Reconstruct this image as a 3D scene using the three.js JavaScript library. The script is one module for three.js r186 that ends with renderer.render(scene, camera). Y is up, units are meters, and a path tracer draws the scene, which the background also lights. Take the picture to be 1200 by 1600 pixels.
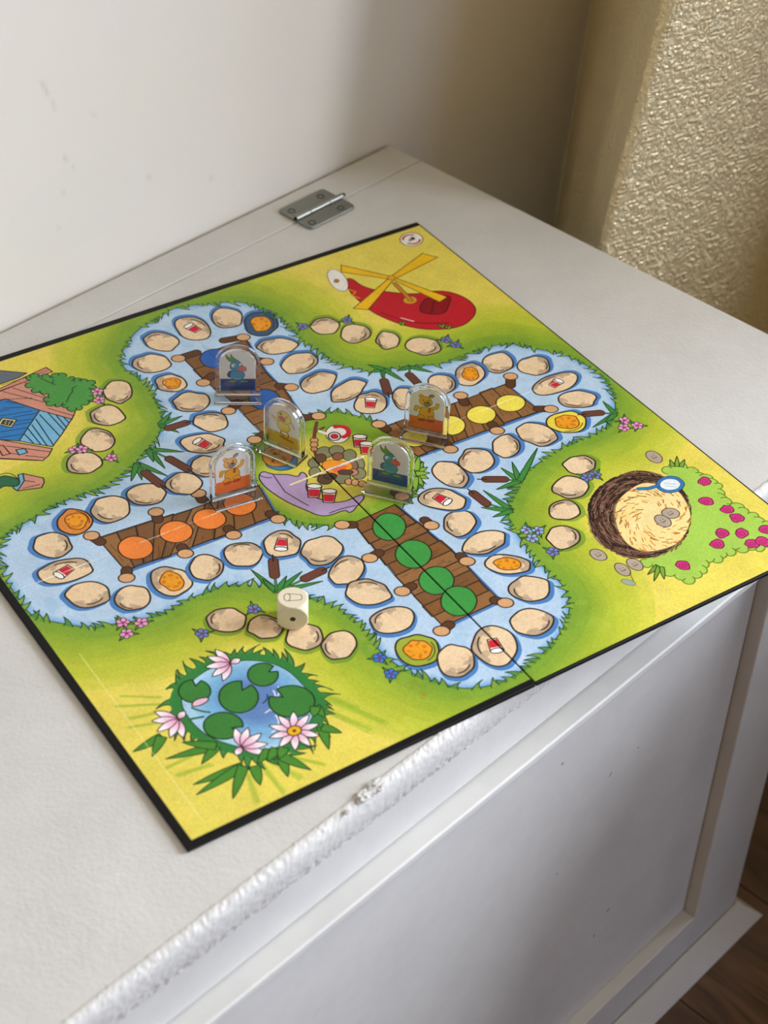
import * as THREE from 'three';
import { RoundedBoxGeometry } from 'three/addons/geometries/RoundedBoxGeometry.js';
import { mergeGeometries } from 'three/addons/utils/BufferGeometryUtils.js';
import { RectAreaLightUniformsLib } from 'three/addons/lights/RectAreaLightUniformsLib.js';
import { createNoise2D, createNoise3D } from 'simplex-noise';

// ---------------------------------------------------------------- camera, sky, daylight, exposure
const scene = new THREE.Scene();
const camera = new THREE.PerspectiveCamera(32.066, 0.75, 0.05, 30);
camera.position.set(-0.872, 1.1097, 0.8096);
camera.rotation.order = 'YXZ';
camera.rotation.set(-0.70394, -0.83031, 0.04097);
camera.focus = 1.02;
camera.userData.fStop = 9;
scene.add(camera);

scene.background = new THREE.Color(0.62, 0.8, 1.0);
scene.backgroundIntensity = 0.5;

RectAreaLightUniformsLib.init();
const WIN = { x: 1.2, z0: 0.6, z1: 2.7, y0: 0.75, y1: 2.1 };      // unseen window in the right wall, placed to light the chest from the right front
const daylight = new THREE.RectAreaLight(new THREE.Color(0.96, 1.02, 1.14), 15.2, WIN.z1 - WIN.z0, WIN.y1 - WIN.y0);
daylight.position.set(WIN.x + 0.1, (WIN.y0 + WIN.y1) / 2, (WIN.z0 + WIN.z1) / 2);
daylight.lookAt(-5, (WIN.y0 + WIN.y1) / 2, (WIN.z0 + WIN.z1) / 2);
daylight.name = 'unseen_window_daylight';
scene.add(daylight);
const WIN2 = { z: 3.6, x0: -0.5, x1: 0.8, y0: 0.15, y1: 1.7 };      // unseen opening behind the camera, placed to cast blue light on the chest front
const unseenDaylight2 = new THREE.RectAreaLight(new THREE.Color(0.5, 0.76, 1.35), 1.7, WIN2.x1 - WIN2.x0, WIN2.y1 - WIN2.y0);
unseenDaylight2.position.set((WIN2.x0 + WIN2.x1) / 2, (WIN2.y0 + WIN2.y1) / 2, WIN2.z + 0.04);
unseenDaylight2.lookAt((WIN2.x0 + WIN2.x1) / 2, (WIN2.y0 + WIN2.y1) / 2, -5);
unseenDaylight2.name = 'unseen_back_daylight';
scene.add(unseenDaylight2);

const renderer = new THREE.WebGLRenderer({ antialias: true });
renderer.toneMapping = THREE.LinearToneMapping;
renderer.toneMappingExposure = 1.1;
renderer.shadowMap.enabled = true;

// ---------------------------------------------------------------- helpers
let seedState = 7;
const rnd = () => { seedState = (seedState * 1664525 + 1013904223) >>> 0; return seedState / 4294967296; };
const rr = (a, b) => a + (b - a) * rnd();
const n2 = createNoise2D(rnd), n3 = createNoise3D(rnd);
const used = new Map();
function numbered(name) { const n = used.get(name) ?? 0; used.set(name, n + 1); return n ? name + '_' + String(n).padStart(3, '0') : name; }
function mesh(name, geometry, material, parent) {
  const m = new THREE.Mesh(geometry, material);
  m.name = numbered(name); m.castShadow = m.receiveShadow = true;
  (parent ?? scene).add(m);
  return m;
}
function thing(name, label, category, [x, y, z] = [0, 0, 0], turn = 0, group) {
  const o = new THREE.Group(); o.name = numbered(name);
  o.position.set(x, y, z); o.rotation.y = turn; o.userData = { label, category };
  if (group) o.userData.group = group;
  scene.add(o);
  return o;
}
function structure(name, geometry, material) { const m = mesh(name, geometry, material); m.userData.kind = 'structure'; return m; }
function metreUV(geometry) {                    // box mapping in metres by the way each triangle faces
  const g = geometry.index ? geometry.toNonIndexed() : geometry, p = g.attributes.position, uv = new Float32Array(p.count * 2);
  const a = new THREE.Vector3(), b = new THREE.Vector3(), c = new THREE.Vector3();
  for (let i = 0; i < p.count; i += 3) {
    a.fromBufferAttribute(p, i); b.fromBufferAttribute(p, i + 1); c.fromBufferAttribute(p, i + 2);
    const n = b.clone().sub(a).cross(c.clone().sub(a)), ax = Math.abs(n.x), ay = Math.abs(n.y), az = Math.abs(n.z);
    [a, b, c].forEach((v, k) => {
      const [s, t] = ay >= ax && ay >= az ? [v.x, -v.z] : ax >= az ? [v.z, v.y] : [v.x, v.y];
      uv[(i + k) * 2] = s; uv[(i + k) * 2 + 1] = t;
    });
  }
  g.setAttribute('uv', new THREE.BufferAttribute(uv, 2));
  return g;
}
function box(x0, x1, y0, y1, z0, z1, r = 0.0015) {
  const w = x1 - x0, h = y1 - y0, d = z1 - z0;
  const g = r > 0 ? new RoundedBoxGeometry(w, h, d, 2, Math.min(r, w / 2.1, h / 2.1, d / 2.1)) : new THREE.BoxGeometry(w, h, d);
  g.translate((x0 + x1) / 2, (y0 + y1) / 2, (z0 + z1) / 2);
  return metreUV(g);
}
function grainTexture(size, make, metres, srgb) {                   // make(x, y in 0..1) -> grey 0..255 or [r, g, b]
  const data = new Uint8Array(size * size * 4);
  for (let y = 0; y < size; y++) for (let x = 0; x < size; x++) {
    const v = make(x / size, y / size), o = (y * size + x) * 4;
    for (let k = 0; k < 3; k++) data[o + k] = Math.max(0, Math.min(255, Array.isArray(v) ? v[k] : v));
    data[o + 3] = 255;
  }
  const t = new THREE.DataTexture(data, size, size);
  t.wrapS = t.wrapT = THREE.RepeatWrapping; t.magFilter = THREE.LinearFilter; t.minFilter = THREE.LinearMipmapLinearFilter;
  t.repeat.set(1 / metres, 1 / metres);
  if (srgb) t.colorSpace = THREE.SRGBColorSpace;
  t.needsUpdate = true;
  return t;
}
const TAU = Math.PI * 2;
const tile = (u, v, f, z = 0) => {                                     // noise that repeats with the tile
  const a = u * TAU, b = v * TAU, r = f / TAU;
  return n3(Math.cos(a) * r + 7 * Math.cos(b) * r * 0.31 + z, Math.sin(a) * r + z, Math.cos(b + 1) * r + Math.sin(b) * r) ;
};
const periodic = (f, seed) => {                                        // tileable value noise on an f x f lattice
  const t = new Float32Array(f * f); let s = seed * 7919 + 13;
  for (let i = 0; i < t.length; i++) { s = (s * 1664525 + 1013904223) >>> 0; t[i] = s / 2147483648 - 1; }
  return (u, v) => {
    const x = u * f, y = v * f, i = Math.floor(x), j = Math.floor(y), a = x - i, b = y - j, sa = a * a * (3 - 2 * a), sb = b * b * (3 - 2 * b);
    const at = (p, q) => t[((q % f) + f) % f * f + ((p % f) + f) % f];
    return (at(i, j) * (1 - sa) + at(i + 1, j) * sa) * (1 - sb) + (at(i, j + 1) * (1 - sa) + at(i + 1, j + 1) * sa) * sb;
  };
};

// ---------------------------------------------------------------- materials
const pA = periodic(96, 1), pB = periodic(24, 2), pC = periodic(6, 3), pD = periodic(200, 4);
const rollerBump = grainTexture(512, (u, v) => 128 + 46 * pA(u, v) + 34 * pD(u, v) + 26 * pB(u, v), 0.16);
const wallBump = grainTexture(512, (u, v) => 128 + 40 * pD(u, v) + 30 * pA(u, v), 0.3);
const crinkleBump = grainTexture(512, (u, v) => {
  const w = 0.012 * pB(u, v), e = Math.abs(pE(u + w, v)), f = Math.abs(pF(u, v + w));
  return 40 + 210 * Math.min(1, 0.75 * e + 0.5 * f);
}, 0.11);
function pE(u, v) { return (pE.n ??= periodic(34, 5))(u, v); }
function pF(u, v) { return (pF.n ??= periodic(70, 6))(u, v); }
const paintTone = grainTexture(512, (u, v) => { const k = 3 * pB(u, v) + 4 * pC(u, v) + 2 * pA(u, v); return [210 + k, 210 + k, 207 + k]; }, 0.7, true);
const std = (o) => new THREE.MeshPhysicalMaterial({ roughness: 0.6, ...o });
const MAT = {
  lid: std({ map: paintTone, roughness: 0.42, bumpMap: rollerBump, bumpScale: 0.00022 }),   // one white paint all over the chest: rolled on the lid, brushed elsewhere
  paint: std({ map: paintTone, roughness: 0.42, bumpMap: wallBump, bumpScale: 0.00008 }),
  cabinet: std({ color: '#a3a19e', roughness: 0.6 }),
  zinc: std({ color: '#8e9089', metalness: 0.85, roughness: 0.42 }),
  zincBright: std({ color: '#a2a49d', metalness: 0.9, roughness: 0.42 }),
  screw: std({ color: '#33342f', metalness: 0.8, roughness: 0.5 }),
  black: std({ color: '#0b0c0c', roughness: 0.6, specularIntensity: 0.4 }),
  acrylic: std({ color: '#ffffff', roughness: 0.02, transmission: 1, thickness: 0.003, ior: 1.49 }),
  pane: std({ color: '#ffffff', roughness: 0.02, transmission: 1, thickness: 0, ior: 1.49 }),
  wood: std({ color: '#ece2c6', roughness: 0.55 }),
  curtain: std({ color: '#f3e3b8', roughness: 0.38, metalness: 0.42, bumpMap: crinkleBump, bumpScale: 0.0017, side: THREE.DoubleSide }),   // satin with metal thread
  ceiling: std({ color: '#b8a276', roughness: 0.9 }),  // out of view; colour chosen to warm the bounced light
  frame: std({ color: '#eceae4', roughness: 0.4 }),
  glass: std({ color: '#ffffff', roughness: 0.0, transmission: 1, thickness: 0, ior: 1.5 }),
  steel: std({ color: '#a9a9a6', metalness: 0.9, roughness: 0.35 }),
};

// ---------------------------------------------------------------- the board's print, drawn in millimetres from the board's centre (u right, v towards the front)
function paintBoard() {
  const SIZE = 2048, S = SIZE / 400, canvas = document.createElement('canvas'); canvas.width = canvas.height = SIZE;
  const c = canvas.getContext('2d');
  c.setTransform(S, 0, 0, S, SIZE / 2, SIZE / 2);
  c.lineJoin = c.lineCap = 'round';
  const INK = '#2b1d14';
  function trace(p, curve, open) {
    const n = p.length / 2, X = (i) => p[((i % n) + n) % n * 2], Y = (i) => p[((i % n) + n) % n * 2 + 1];
    c.beginPath();
    if (!curve) { for (let i = 0; i < n; i++) c[i ? 'lineTo' : 'moveTo'](X(i), Y(i)); if (!open) c.closePath(); return; }
    if (open) { c.moveTo(X(0), Y(0)); for (let i = 1; i < n - 1; i++) c.quadraticCurveTo(X(i), Y(i), i === n - 2 ? X(i + 1) : (X(i) + X(i + 1)) / 2, i === n - 2 ? Y(i + 1) : (Y(i) + Y(i + 1)) / 2); if (n === 2) c.lineTo(X(1), Y(1)); return; }
    c.moveTo((X(0) + X(1)) / 2, (Y(0) + Y(1)) / 2);
    for (let i = 1; i <= n; i++) c.quadraticCurveTo(X(i), Y(i), (X(i) + X(i + 1)) / 2, (Y(i) + Y(i + 1)) / 2);
    c.closePath();
  }
  const ink = (w, col = INK) => { c.strokeStyle = col; c.lineWidth = w; c.stroke(); };
  const paint = (col, a = 1) => { c.globalAlpha = a; c.fillStyle = col; c.fill(); c.globalAlpha = 1; };
  const oval = (x, y, a, b, r = 0) => { c.beginPath(); c.ellipse(x, y, Math.max(a, 0.05), Math.max(b, 0.05), r, 0, TAU); };
  const within = (x, y, a, b, r, f) => { const C = Math.cos(r), Sn = Math.sin(r); return f((p, q) => [x + p * a * C - q * b * Sn, y + p * a * Sn + q * b * C]); };
  function blot(x, y, a, b, r, seed, k = 0.12) {                     // an uneven pebble outline
    const p = [];
    for (let i = 0; i < 14; i++) { const t = i / 14 * TAU, w = 1 + k * n2(seed * 3.7 + 1.3 * Math.cos(t), 1.3 * Math.sin(t)) + k * 0.6 * n2(seed + 3 * Math.cos(t), 9 + 3 * Math.sin(t)); p.push(...within(x, y, a, b, r, (f) => f(w * Math.cos(t) * 1.03, w * Math.sin(t) * 1.03))); }
    return p;
  }
  function poly(p, fill, w, curve, stroke) { trace(p, curve); paint(fill); if (w > 0.05) ink(w, stroke || INK); }
  function leafy(p, fill, r, stroke) {                                 // a bush: lobes round the outline, then the body
    for (let i = 0; i < p.length; i += 2) { oval(p[i], p[i + 1], r * (0.8 + 0.4 * n2(i, 3)), r * 0.85, i); paint(fill); ink(0.7, stroke); }
    trace(p, 1); paint(fill);
  }
  function line(p, w, col, curve) { trace(p, curve, true); ink(w, col); }
  function spot(x, y, a, b, r, fill, w) { trace(blot(x, y, a, b, r, x + y, w ? 0.03 : 0.025), 1); paint(fill); ink(w ? w * 0.5 : 0.7); }
  function mottle(n, x0, x1, y0, y1, cols, smin, smax, a) {
    for (let i = 0; i < n; i++) { const s = rr(smin, smax); oval(rr(x0, x1), rr(y0, y1), s, s * rr(0.35, 0.8), rr(0, 3)); paint(cols[Math.floor(rnd() * cols.length)], a * rr(0.4, 1)); }
  }
  function meadow(water) {
    c.fillStyle = '#e6d65c'; c.fillRect(-210, -210, 420, 420);
    mottle(700, -200, 200, -200, 200, ['#efe27a', '#d9c747', '#e9db6a'], 5, 16, 0.12);
    for (let k = 0; k < 26; k++) {                                     // watercolour green along the banks, layer on layer with a torn edge
      const p = [], w = k / 26;
      for (let i = 0; i < water.length; i += 2) p.push(water[i] + 5 * n2(i * 0.4, k * 0.35), water[i + 1] + 5 * n2(i * 0.4 + 50, k * 0.35));
      c.globalAlpha = 0.11; trace(p, 1); ink(88 * (1 - w) + 6, w < 0.5 ? '#aebf2a' : w < 0.8 ? '#7ca52a' : '#5c8f2c'); c.globalAlpha = 1;
    }
    mottle(900, -200, 200, -200, 200, ['#f0e486', '#a9bd3a', '#d8cf4e'], 2, 7, 0.08);
  }
  function wash(u0, v0, u1, v1, w) { for (let k = 0; k < 4; k++) { c.globalAlpha = 0.22; const j = w * 0.5; line([u0 + rr(-j, j), v0 + rr(-j, j), u1 + rr(-j, j), v1 + rr(-j, j)], w * rr(0.5, 1), '#93b02e'); c.globalAlpha = 1; } }
  function waterway(water) {
    trace(water, 1); paint('#b7d3ec');
    c.save(); trace(water, 1); c.clip();
    for (let k = 0; k < 5; k++) { c.globalAlpha = 0.28; trace(water, 1); ink(9 - k * 1.6, k < 3 ? '#8fbbe2' : '#5f98d2'); c.globalAlpha = 1; }
    mottle(1800, -200, 200, -200, 200, ['#dbe9f6', '#93bee2', '#c3dcf0', '#84b0d8'], 1.5, 8, 0.22);
    for (let i = 0; i < 500; i++) { const x = rr(-200, 200), y = rr(-200, 200), t = rr(0, 6), r = rr(3, 8); c.beginPath(); c.arc(x, y, r, t, t + rr(0.4, 1.2)); c.globalAlpha = 0.3; ink(rr(0.3, 0.9), rnd() < 0.5 ? '#e3effa' : '#86b4da'); c.globalAlpha = 1; }
    c.restore();
    trace(water, 1); ink(0.6, '#24401f');
  }
  function blade(u0, v0, u1, v1, w, col = '#3f8a3c') {
    const dx = u1 - u0, dy = v1 - v0, l = Math.hypot(dx, dy) || 1, nx = -dy / l * w / 2, ny = dx / l * w / 2, b = 0.12 * l * Math.sin(u0 * 3 + v1);
    c.beginPath(); c.moveTo(u0 - nx, v0 - ny);
    c.quadraticCurveTo(u0 + dx * 0.5 - nx * 1.2 + ny / w * b, v0 + dy * 0.5 - ny * 1.2 - nx / w * b, u1, v1);
    c.quadraticCurveTo(u0 + dx * 0.5 + nx * 1.2 + ny / w * b, v0 + dy * 0.5 + ny * 1.2 - nx / w * b, u0 + nx, v0 + ny); c.closePath();
    paint(col); ink(0.55, '#1e3a1c');
  }
  function fringe(p, size, step, col, skip = 0.12) {                     // tufts leaning into the water
    const n = p.length / 2; let carry = 0;
    for (let i = 0; i < n; i++) {
      const x0 = p[i * 2], y0 = p[i * 2 + 1], x1 = p[(i + 1) % n * 2], y1 = p[(i + 1) % n * 2 + 1], l = Math.hypot(x1 - x0, y1 - y0), dx = (x1 - x0) / l, dy = (y1 - y0) / l;
      for (; carry < l; carry += step * rr(0.6, 1.4)) {
        if (rnd() < skip) continue;
        const x = x0 + dx * carry, y = y0 + dy * carry, s = size * rr(0.5, 1.3), lean = rr(0.4, 1.6) * (n2(x * 0.03, y * 0.03) > 0 ? 1 : -1);
        c.beginPath(); c.moveTo(x - dx * 2.4 + dy * 1.3, y - dy * 2.4 - dx * 1.3);
        c.quadraticCurveTo(x - dx * 0.6 - dy * s * 0.5, y - dy * 0.6 + dx * s * 0.5, x + dx * lean * s * 0.8 - dy * s, y + dy * lean * s * 0.8 + dx * s);
        c.quadraticCurveTo(x + dx * 1.4 - dy * s * 0.2, y + dy * 1.4 + dx * s * 0.2, x + dx * 2.6 + dy * 1.3, y + dy * 2.6 - dx * 1.3);
        c.globalAlpha = 0.9; c.fillStyle = col[Math.floor(rnd() * col.length)]; c.fill(); c.globalAlpha = 1; ink(0.55, '#1f3d1d');
      }
      carry -= l;
    }
  }
  const tufts = (water) => fringe(water, 4.2, 4.6, ['#769f38', '#558c3c', '#86aa3a']);
  function island(p) {
    trace(p, 1); paint('#7fa52c'); ink(0.6, '#24401f');
    c.save(); trace(p, 1); c.clip();
    for (let k = 0; k < 14; k++) { c.globalAlpha = 0.16; oval(-1, 1, 42 - k * 1.7, 40 - k * 1.6, 0); c.fillStyle = '#e3d557'; c.fill(); c.globalAlpha = 1; }
    mottle(160, -60, 60, -60, 60, ['#9dbb36', '#e9dd6d', '#86a930'], 2, 6, 0.16);
    c.restore();
    const q = []; for (let i = p.length - 2; i >= 0; i -= 2) q.push(p[i], p[i + 1]);   // the other way round: tufts lean out
    fringe(q, 4, 4.6, ['#6f9b3a', '#4f8a3c'], 0.2);
  }
  function bridge(L, R, n) {
    const along = (p, t) => { const m = p.length / 2 - 1, k = Math.min(m - 1, Math.floor(t * m)), f = t * m - k; return [p[k * 2] + (p[k * 2 + 2] - p[k * 2]) * f, p[k * 2 + 1] + (p[k * 2 + 3] - p[k * 2 + 1]) * f]; };
    const out = [...L]; for (let i = R.length - 2; i >= 0; i -= 2) out.push(R[i], R[i + 1]);
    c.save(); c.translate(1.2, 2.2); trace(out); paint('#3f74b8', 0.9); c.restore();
    for (let i = 0; i < n; i++) {
      const t0 = i / n, t1 = (i + 1) / n, j = () => rr(-1.1, 1.1), e = rr(-1, 1);
      const a = along(L, t0), b = along(R, t0), d = along(R, t1), f = along(L, t1);
      const ex = (a[0] - b[0]), ey = (a[1] - b[1]), l = Math.hypot(ex, ey), ox = ex / l * e, oy = ey / l * e;
      trace([a[0] + ox, a[1] + oy, b[0] + ox + j() * 0.3, b[1] + oy, d[0] + ox, d[1] + oy + j() * 0.3, f[0] + ox, f[1] + oy]); paint(['#8a6038', '#7c5632', '#93683d', '#84592f'][Math.floor(rnd() * 4)]); ink(0.7);
      for (let k = 0; k < 5; k++) { const s = rr(0.05, 0.9), q = rr(0.15, 0.85), len = rr(0.05, 0.3), x = a[0] + (d[0] - b[0]) * q * 1 - ex * s, y = a[1] + (d[1] - b[1]) * q - ey * s; line([x, y, x - ex * len, y - ey * len], 0.35, '#5a3a1e'); }
    }
    trace(out); ink(0.5);
  }
  function post(u, v, us, vs) {
    line([us, vs, u, v], 6.6, INK); line([us, vs, u, v], 5.4, '#5b3a24');
    oval(u, v, 4.4, 3.7, 0.5); paint('#d9a878'); ink(0.7);
  }
  function cup(u, v, s, turn) {
    c.save(); c.translate(u, v); c.rotate(turn); c.scale(s, s);
    trace([-3.6, -4.2, 3.6, -4.2, 2.6, 4.6, -2.6, 4.6]); paint('#f4efe9'); ink(0.6);
    trace([-2.9, -1.6, 2.9, -1.6, 2.2, 3.9, -2.2, 3.9]); paint('#cf2433');
    oval(0, -4.2, 3.7, 1.8); paint('#fbf9f6'); ink(0.6);
    c.restore();
  }
  function stone(u, v, a, b, r, seed, kind = '') {
    const p = blot(u, v, a, b, r, seed), d = Math.hypot(u, v) || 1, ox = u / d * 2.2, oy = v / d * 2.2, egg = kind.startsWith('egg');
    c.save(); c.translate(ox, oy); trace(blot(u, v, a + 1, b + 1, r, seed), 1); paint(kind === 'dry' ? '#5e8c2c' : '#3f78bc', kind === 'dry' ? 0.6 : 0.88); c.restore();
    trace(p, 1); paint({ eggblue: '#3b5a78', eggorange: '#dd8a3c', egggreen: '#9fb03c', eggyellow: '#ecd94e' }[kind] || '#ebd0a9');
    c.save(); trace(p, 1); c.clip();
    if (!kind.startsWith('egg') || kind === 'egg') {
      mottle(7, u - a, u + a, v - b, v + b, ['#edd6b2', '#d8b88c', '#e0bf94'], a * 0.2, a * 0.5, 0.3);
      const t0 = seed * 2.4;                                          // the brush's grey rim and its inner contour
      c.beginPath(); for (let i = 0; i <= 10; i++) { const t = t0 + i / 10 * 2.3, [x, y] = within(u, v, a, b, r, (f) => f(0.86 * Math.cos(t), 0.86 * Math.sin(t))); c[i ? 'lineTo' : 'moveTo'](x, y); }
      c.globalAlpha = 0.65; ink(b * 0.36, '#a8937c'); c.globalAlpha = 1;
      for (let i = 0; i < 3; i++) { const t = t0 + 0.3 + i * 0.9, q = 0.62 + 0.1 * (i % 2), [x, y] = within(u, v, a, b, r, (f) => f(q * Math.cos(t), q * Math.sin(t))); oval(x, y, b * rr(0.16, 0.34), b * rr(0.1, 0.2), t + 1.5); paint('#a99379', 0.5); }
      if (!egg) { c.beginPath(); for (let i = 0; i <= 6; i++) { const t = t0 + 0.5 + i / 6 * 1.1, [x, y] = within(u, v, a, b, r, (f) => f(0.77 * Math.cos(t), 0.77 * Math.sin(t))); c[i ? 'lineTo' : 'moveTo'](x, y); } ink(0.7, '#2e231b'); }
    } else { c.beginPath(); for (let i = 0; i <= 6; i++) { const t = 3.6 + i / 6 * 1.6, [x, y] = within(u, v, a, b, r, (f) => f(0.82 * Math.cos(t), 0.82 * Math.sin(t))); c[i ? 'lineTo' : 'moveTo'](x, y); } ink(0.5, INK); }
    c.restore(); trace(p, 1); ink(0.95);
    if (egg) {
      trace(blot(u + 0.6, v, a * 0.6, b * 0.62, r, seed + 40, 0.16), 1); paint('#ee9f22'); ink(0.7, '#7a3d0c');
      for (let i = 0; i < 7; i++) { const t = i * 0.9 + seed; const [x, y] = within(u, v, a, b, r, (f) => f(0.4 * Math.cos(t), 0.4 * Math.sin(t))); oval(x, y, rr(0.8, 2), rr(0.5, 1.2), t); paint('#c4741a', 0.8); }
    }
    if (kind === 'cup') cup(u, v, Math.min(1, b / 9), Math.PI / 2 + Math.atan2(v, u) + (seed % 2 ? 0.3 : -0.3));
  }
  function flower(u, v, col) {
    for (const t of [0.4, 2.3, 4.4]) blade(u, v, u + 6.5 * Math.cos(t + u), v + 6.5 * Math.sin(t + u), 2, '#5f9a3a');
    for (let i = 0; i < 5; i++) { const t = i / 5 * TAU + u; oval(u + 2.1 * Math.cos(t), v + 2.1 * Math.sin(t), 1.7, 1.5, t); paint(col); ink(0.4); }
    oval(u, v, 0.9, 0.9); paint('#8e2f6a');
  }
  function cattail(u0, v0, u1, v1, u2, v2) { line([u0, v0, u1, v1], 1.5, '#1e3a1c'); line([u0, v0, u1, v1], 0.8, '#4c8f3e'); line([u1, v1, u2, v2], 6, INK); line([u1, v1, u2, v2], 4.9, '#6b3f30'); const dx = u2 - u1, dy = v2 - v1, l = Math.hypot(dx, dy); line([u2, v2, u2 + dx / l * 5, v2 + dy / l * 5], 0.9, INK); }
  function speckle(x, y, a, b, r, col) { for (let i = 0; i < 16; i++) { const t = rr(0, 6.3), q = rr(0.1, 0.75), [p, s] = within(x, y, a, b, r, (f) => f(q * Math.cos(t), q * Math.sin(t))); oval(p, s, rr(0.6, 1.6), rr(0.4, 1), t); paint(col, 0.8); } }
  function jug(x, y, a, b, r) { spot(x, y, a, b, r, '#f2ede6', 1); c.beginPath(); c.arc(x + 2, y - 1, a * 0.62, -1.5, 1.7); ink(3, '#cf2433'); oval(x - 3, y + 1, a * 0.46, b * 0.5, r); paint('#efe9e2'); ink(0.8); oval(x - 3, y + 1, a * 0.26, b * 0.3, r); paint('#cf2433'); ink(0.4); line([x - 6, y - 4, x - 8, y - 8], 2, '#efe9e2'); }
  function pond(p) {
    const big = []; let cx = 0, cy = 0; const n = p.length / 2;
    for (let i = 0; i < n; i++) { cx += p[i * 2] / n; cy += p[i * 2 + 1] / n; }
    for (let i = 0; i < n; i++) big.push(cx + (p[i * 2] - cx) * 1.17, cy + (p[i * 2 + 1] - cy) * 1.17);
    const back = []; for (let i = n - 1; i >= 0; i--) back.push(big[i * 2], big[i * 2 + 1]);
    fringe(back, 6, 4.4, ['#2f7a36', '#357f3a'], 0.15);
    trace(big, 1); paint('#33803a'); trace(p, 1); paint('#a9d2ea'); ink(0.5, '#1e3a1c');
    c.save(); trace(p, 1); c.clip();
    for (let k = 0; k < 12; k++) { c.globalAlpha = 0.16; const q = []; for (let i = 0; i < n; i++) { const s = 0.95 - k * 0.05; q.push(cx + 3 + (p[i * 2] - cx) * s, cy + (p[i * 2 + 1] - cy) * s); } trace(q, 1); c.fillStyle = k < 7 ? '#5d9fd2' : '#5468a8'; c.fill(); c.globalAlpha = 1; }
    mottle(60, cx - 30, cx + 30, cy - 30, cy + 30, ['#7f8fc4', '#8dc0e4'], 1, 4, 0.2);
    for (let i = 0; i < 9; i++) { c.beginPath(); c.arc(cx + rr(-4, 14), cy + rr(-4, 16), rr(5, 12), 0.2 + rr(-0.3, 0.3), 1.5); ink(0.7, i % 3 ? '#eaf3fa' : '#1c3560'); }
    c.restore();
  }
  function pad(x, y, a, b, r, notch) {
    c.beginPath(); for (let i = 0; i <= 30; i++) { const t = notch + 0.28 + i / 30 * (TAU - 0.56), [p, q] = within(x, y, a, b, r, (f) => f(Math.cos(t - r), Math.sin(t - r))); c[i ? 'lineTo' : 'moveTo'](p, q); }
    const [p, q] = within(x, y, a, b, r, (f) => f(0.45 * Math.cos(notch - r), 0.45 * Math.sin(notch - r))); c.quadraticCurveTo(p, q, p, q); c.closePath(); paint('#3c7f36'); ink(0.8, '#173617');
  }
  function lily(u, v, k) {
    const petal = (t, l, w) => { c.save(); c.translate(u, v); c.rotate(t); c.beginPath(); c.moveTo(0, 0); c.quadraticCurveTo(l * 0.5, -w, l, 0); c.quadraticCurveTo(l * 0.5, w, 0, 0); const g = c.createLinearGradient(0, 0, l, 0); g.addColorStop(0, '#e58fbb'); g.addColorStop(0.7, '#fbeef4'); c.fillStyle = g; c.fill(); ink(0.5); c.restore(); };
    if (k === 9) { for (let i = 0; i < 10; i++) petal(i / 10 * TAU + 0.2, 13, 4.2); oval(u, v, 3.6, 3.2); paint('#f0b528'); ink(0.6); oval(u, v, 0.9, 0.9); paint('#5b3010'); return; }
    const up = [-2.2, -2.7, 0.4][k] ?? 0;
    u += 3; for (const t of [-1.1, 1.1, -0.6, 0.6, 0]) petal(up + t - 0.6, 13, 4.4);
    petal(up + 2.2, 6, 4);
  }
  function pebble(x, y, a, b, r) { spot(x, y, a, b, r, '#b3a392', 0.9); line([x - 1.5, y + 0.5, x, y + 1.5, x + 1.5, y + 0.6], 0.4, INK, 1); oval(x - 1, y - 1, 0.3, 0.3); paint(INK); oval(x + 1, y - 1, 0.3, 0.3); paint(INK); }
  function rose(u, v) { trace(blot(u, v, 4, 3.6, u, u + v, 0.2), 1); paint('#d2327e'); ink(0.6, '#5e1236'); c.beginPath(); for (let i = 0; i < 14; i++) { const t = i * 0.8, q = 0.4 + i * 0.17; c[i ? 'lineTo' : 'moveTo'](u + q * Math.cos(t), v + q * Math.sin(t)); } ink(0.4, '#7d1748'); }
  function nest(x, y, a, b, r, xi, yi, ai, bi, ri) {
    trace(blot(x, y, a, b, r, 3, 0.05), 1); paint('#4c3226'); ink(0.6);
    for (let i = 0; i < 620; i++) {
      const t = rr(0, TAU), q = rr(0.56, 1.03), l = rr(0.15, 0.5); c.beginPath();
      for (let k = 0; k <= 5; k++) { const [p, s] = within(x, y, a, b, r, (f) => f((q + 0.02 * k * rr(-0.5, 0.5)) * Math.cos(t + l * k / 5), (q + 0.02 * k * rr(-0.5, 0.5)) * Math.sin(t + l * k / 5))); c[k ? 'lineTo' : 'moveTo'](p, s); }
      ink(rr(0.4, 0.9), ['#1d120e', '#8f6c58', '#6d4a3a', '#2a1a14'][i % 4]);
    }
    trace(blot(xi, yi, ai, bi, ri, 9, 0.06), 1); paint('#f3dc96'); ink(0.4, '#7c5a2a');
    c.save(); trace(blot(xi, yi, ai + 1, bi + 1, ri, 9, 0.06), 1); c.clip();
    mottle(60, xi - ai, xi + ai, yi - bi, yi + bi, ['#f8eab8', '#efcf78'], 2, 7, 0.3);
    for (let i = 0; i < 130; i++) { const t = rr(0, TAU), q = Math.sqrt(rr(0.05, 1)), [p, s] = within(xi, yi, ai, bi, ri, (f) => f(q * Math.cos(t), q * Math.sin(t))), w = t + rr(0.9, 1.8), l = rr(2, 5); line([p, s, p + l * Math.cos(w) * 0.5 + rr(-0.6, 0.6), s + l * Math.sin(w) * 0.5, p + l * Math.cos(w), s + l * Math.sin(w)], rr(0.35, 0.7), ['#d9862c', '#b8641f', '#8a4a1a'][i % 3], 1); }
    c.restore();
  }
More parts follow.
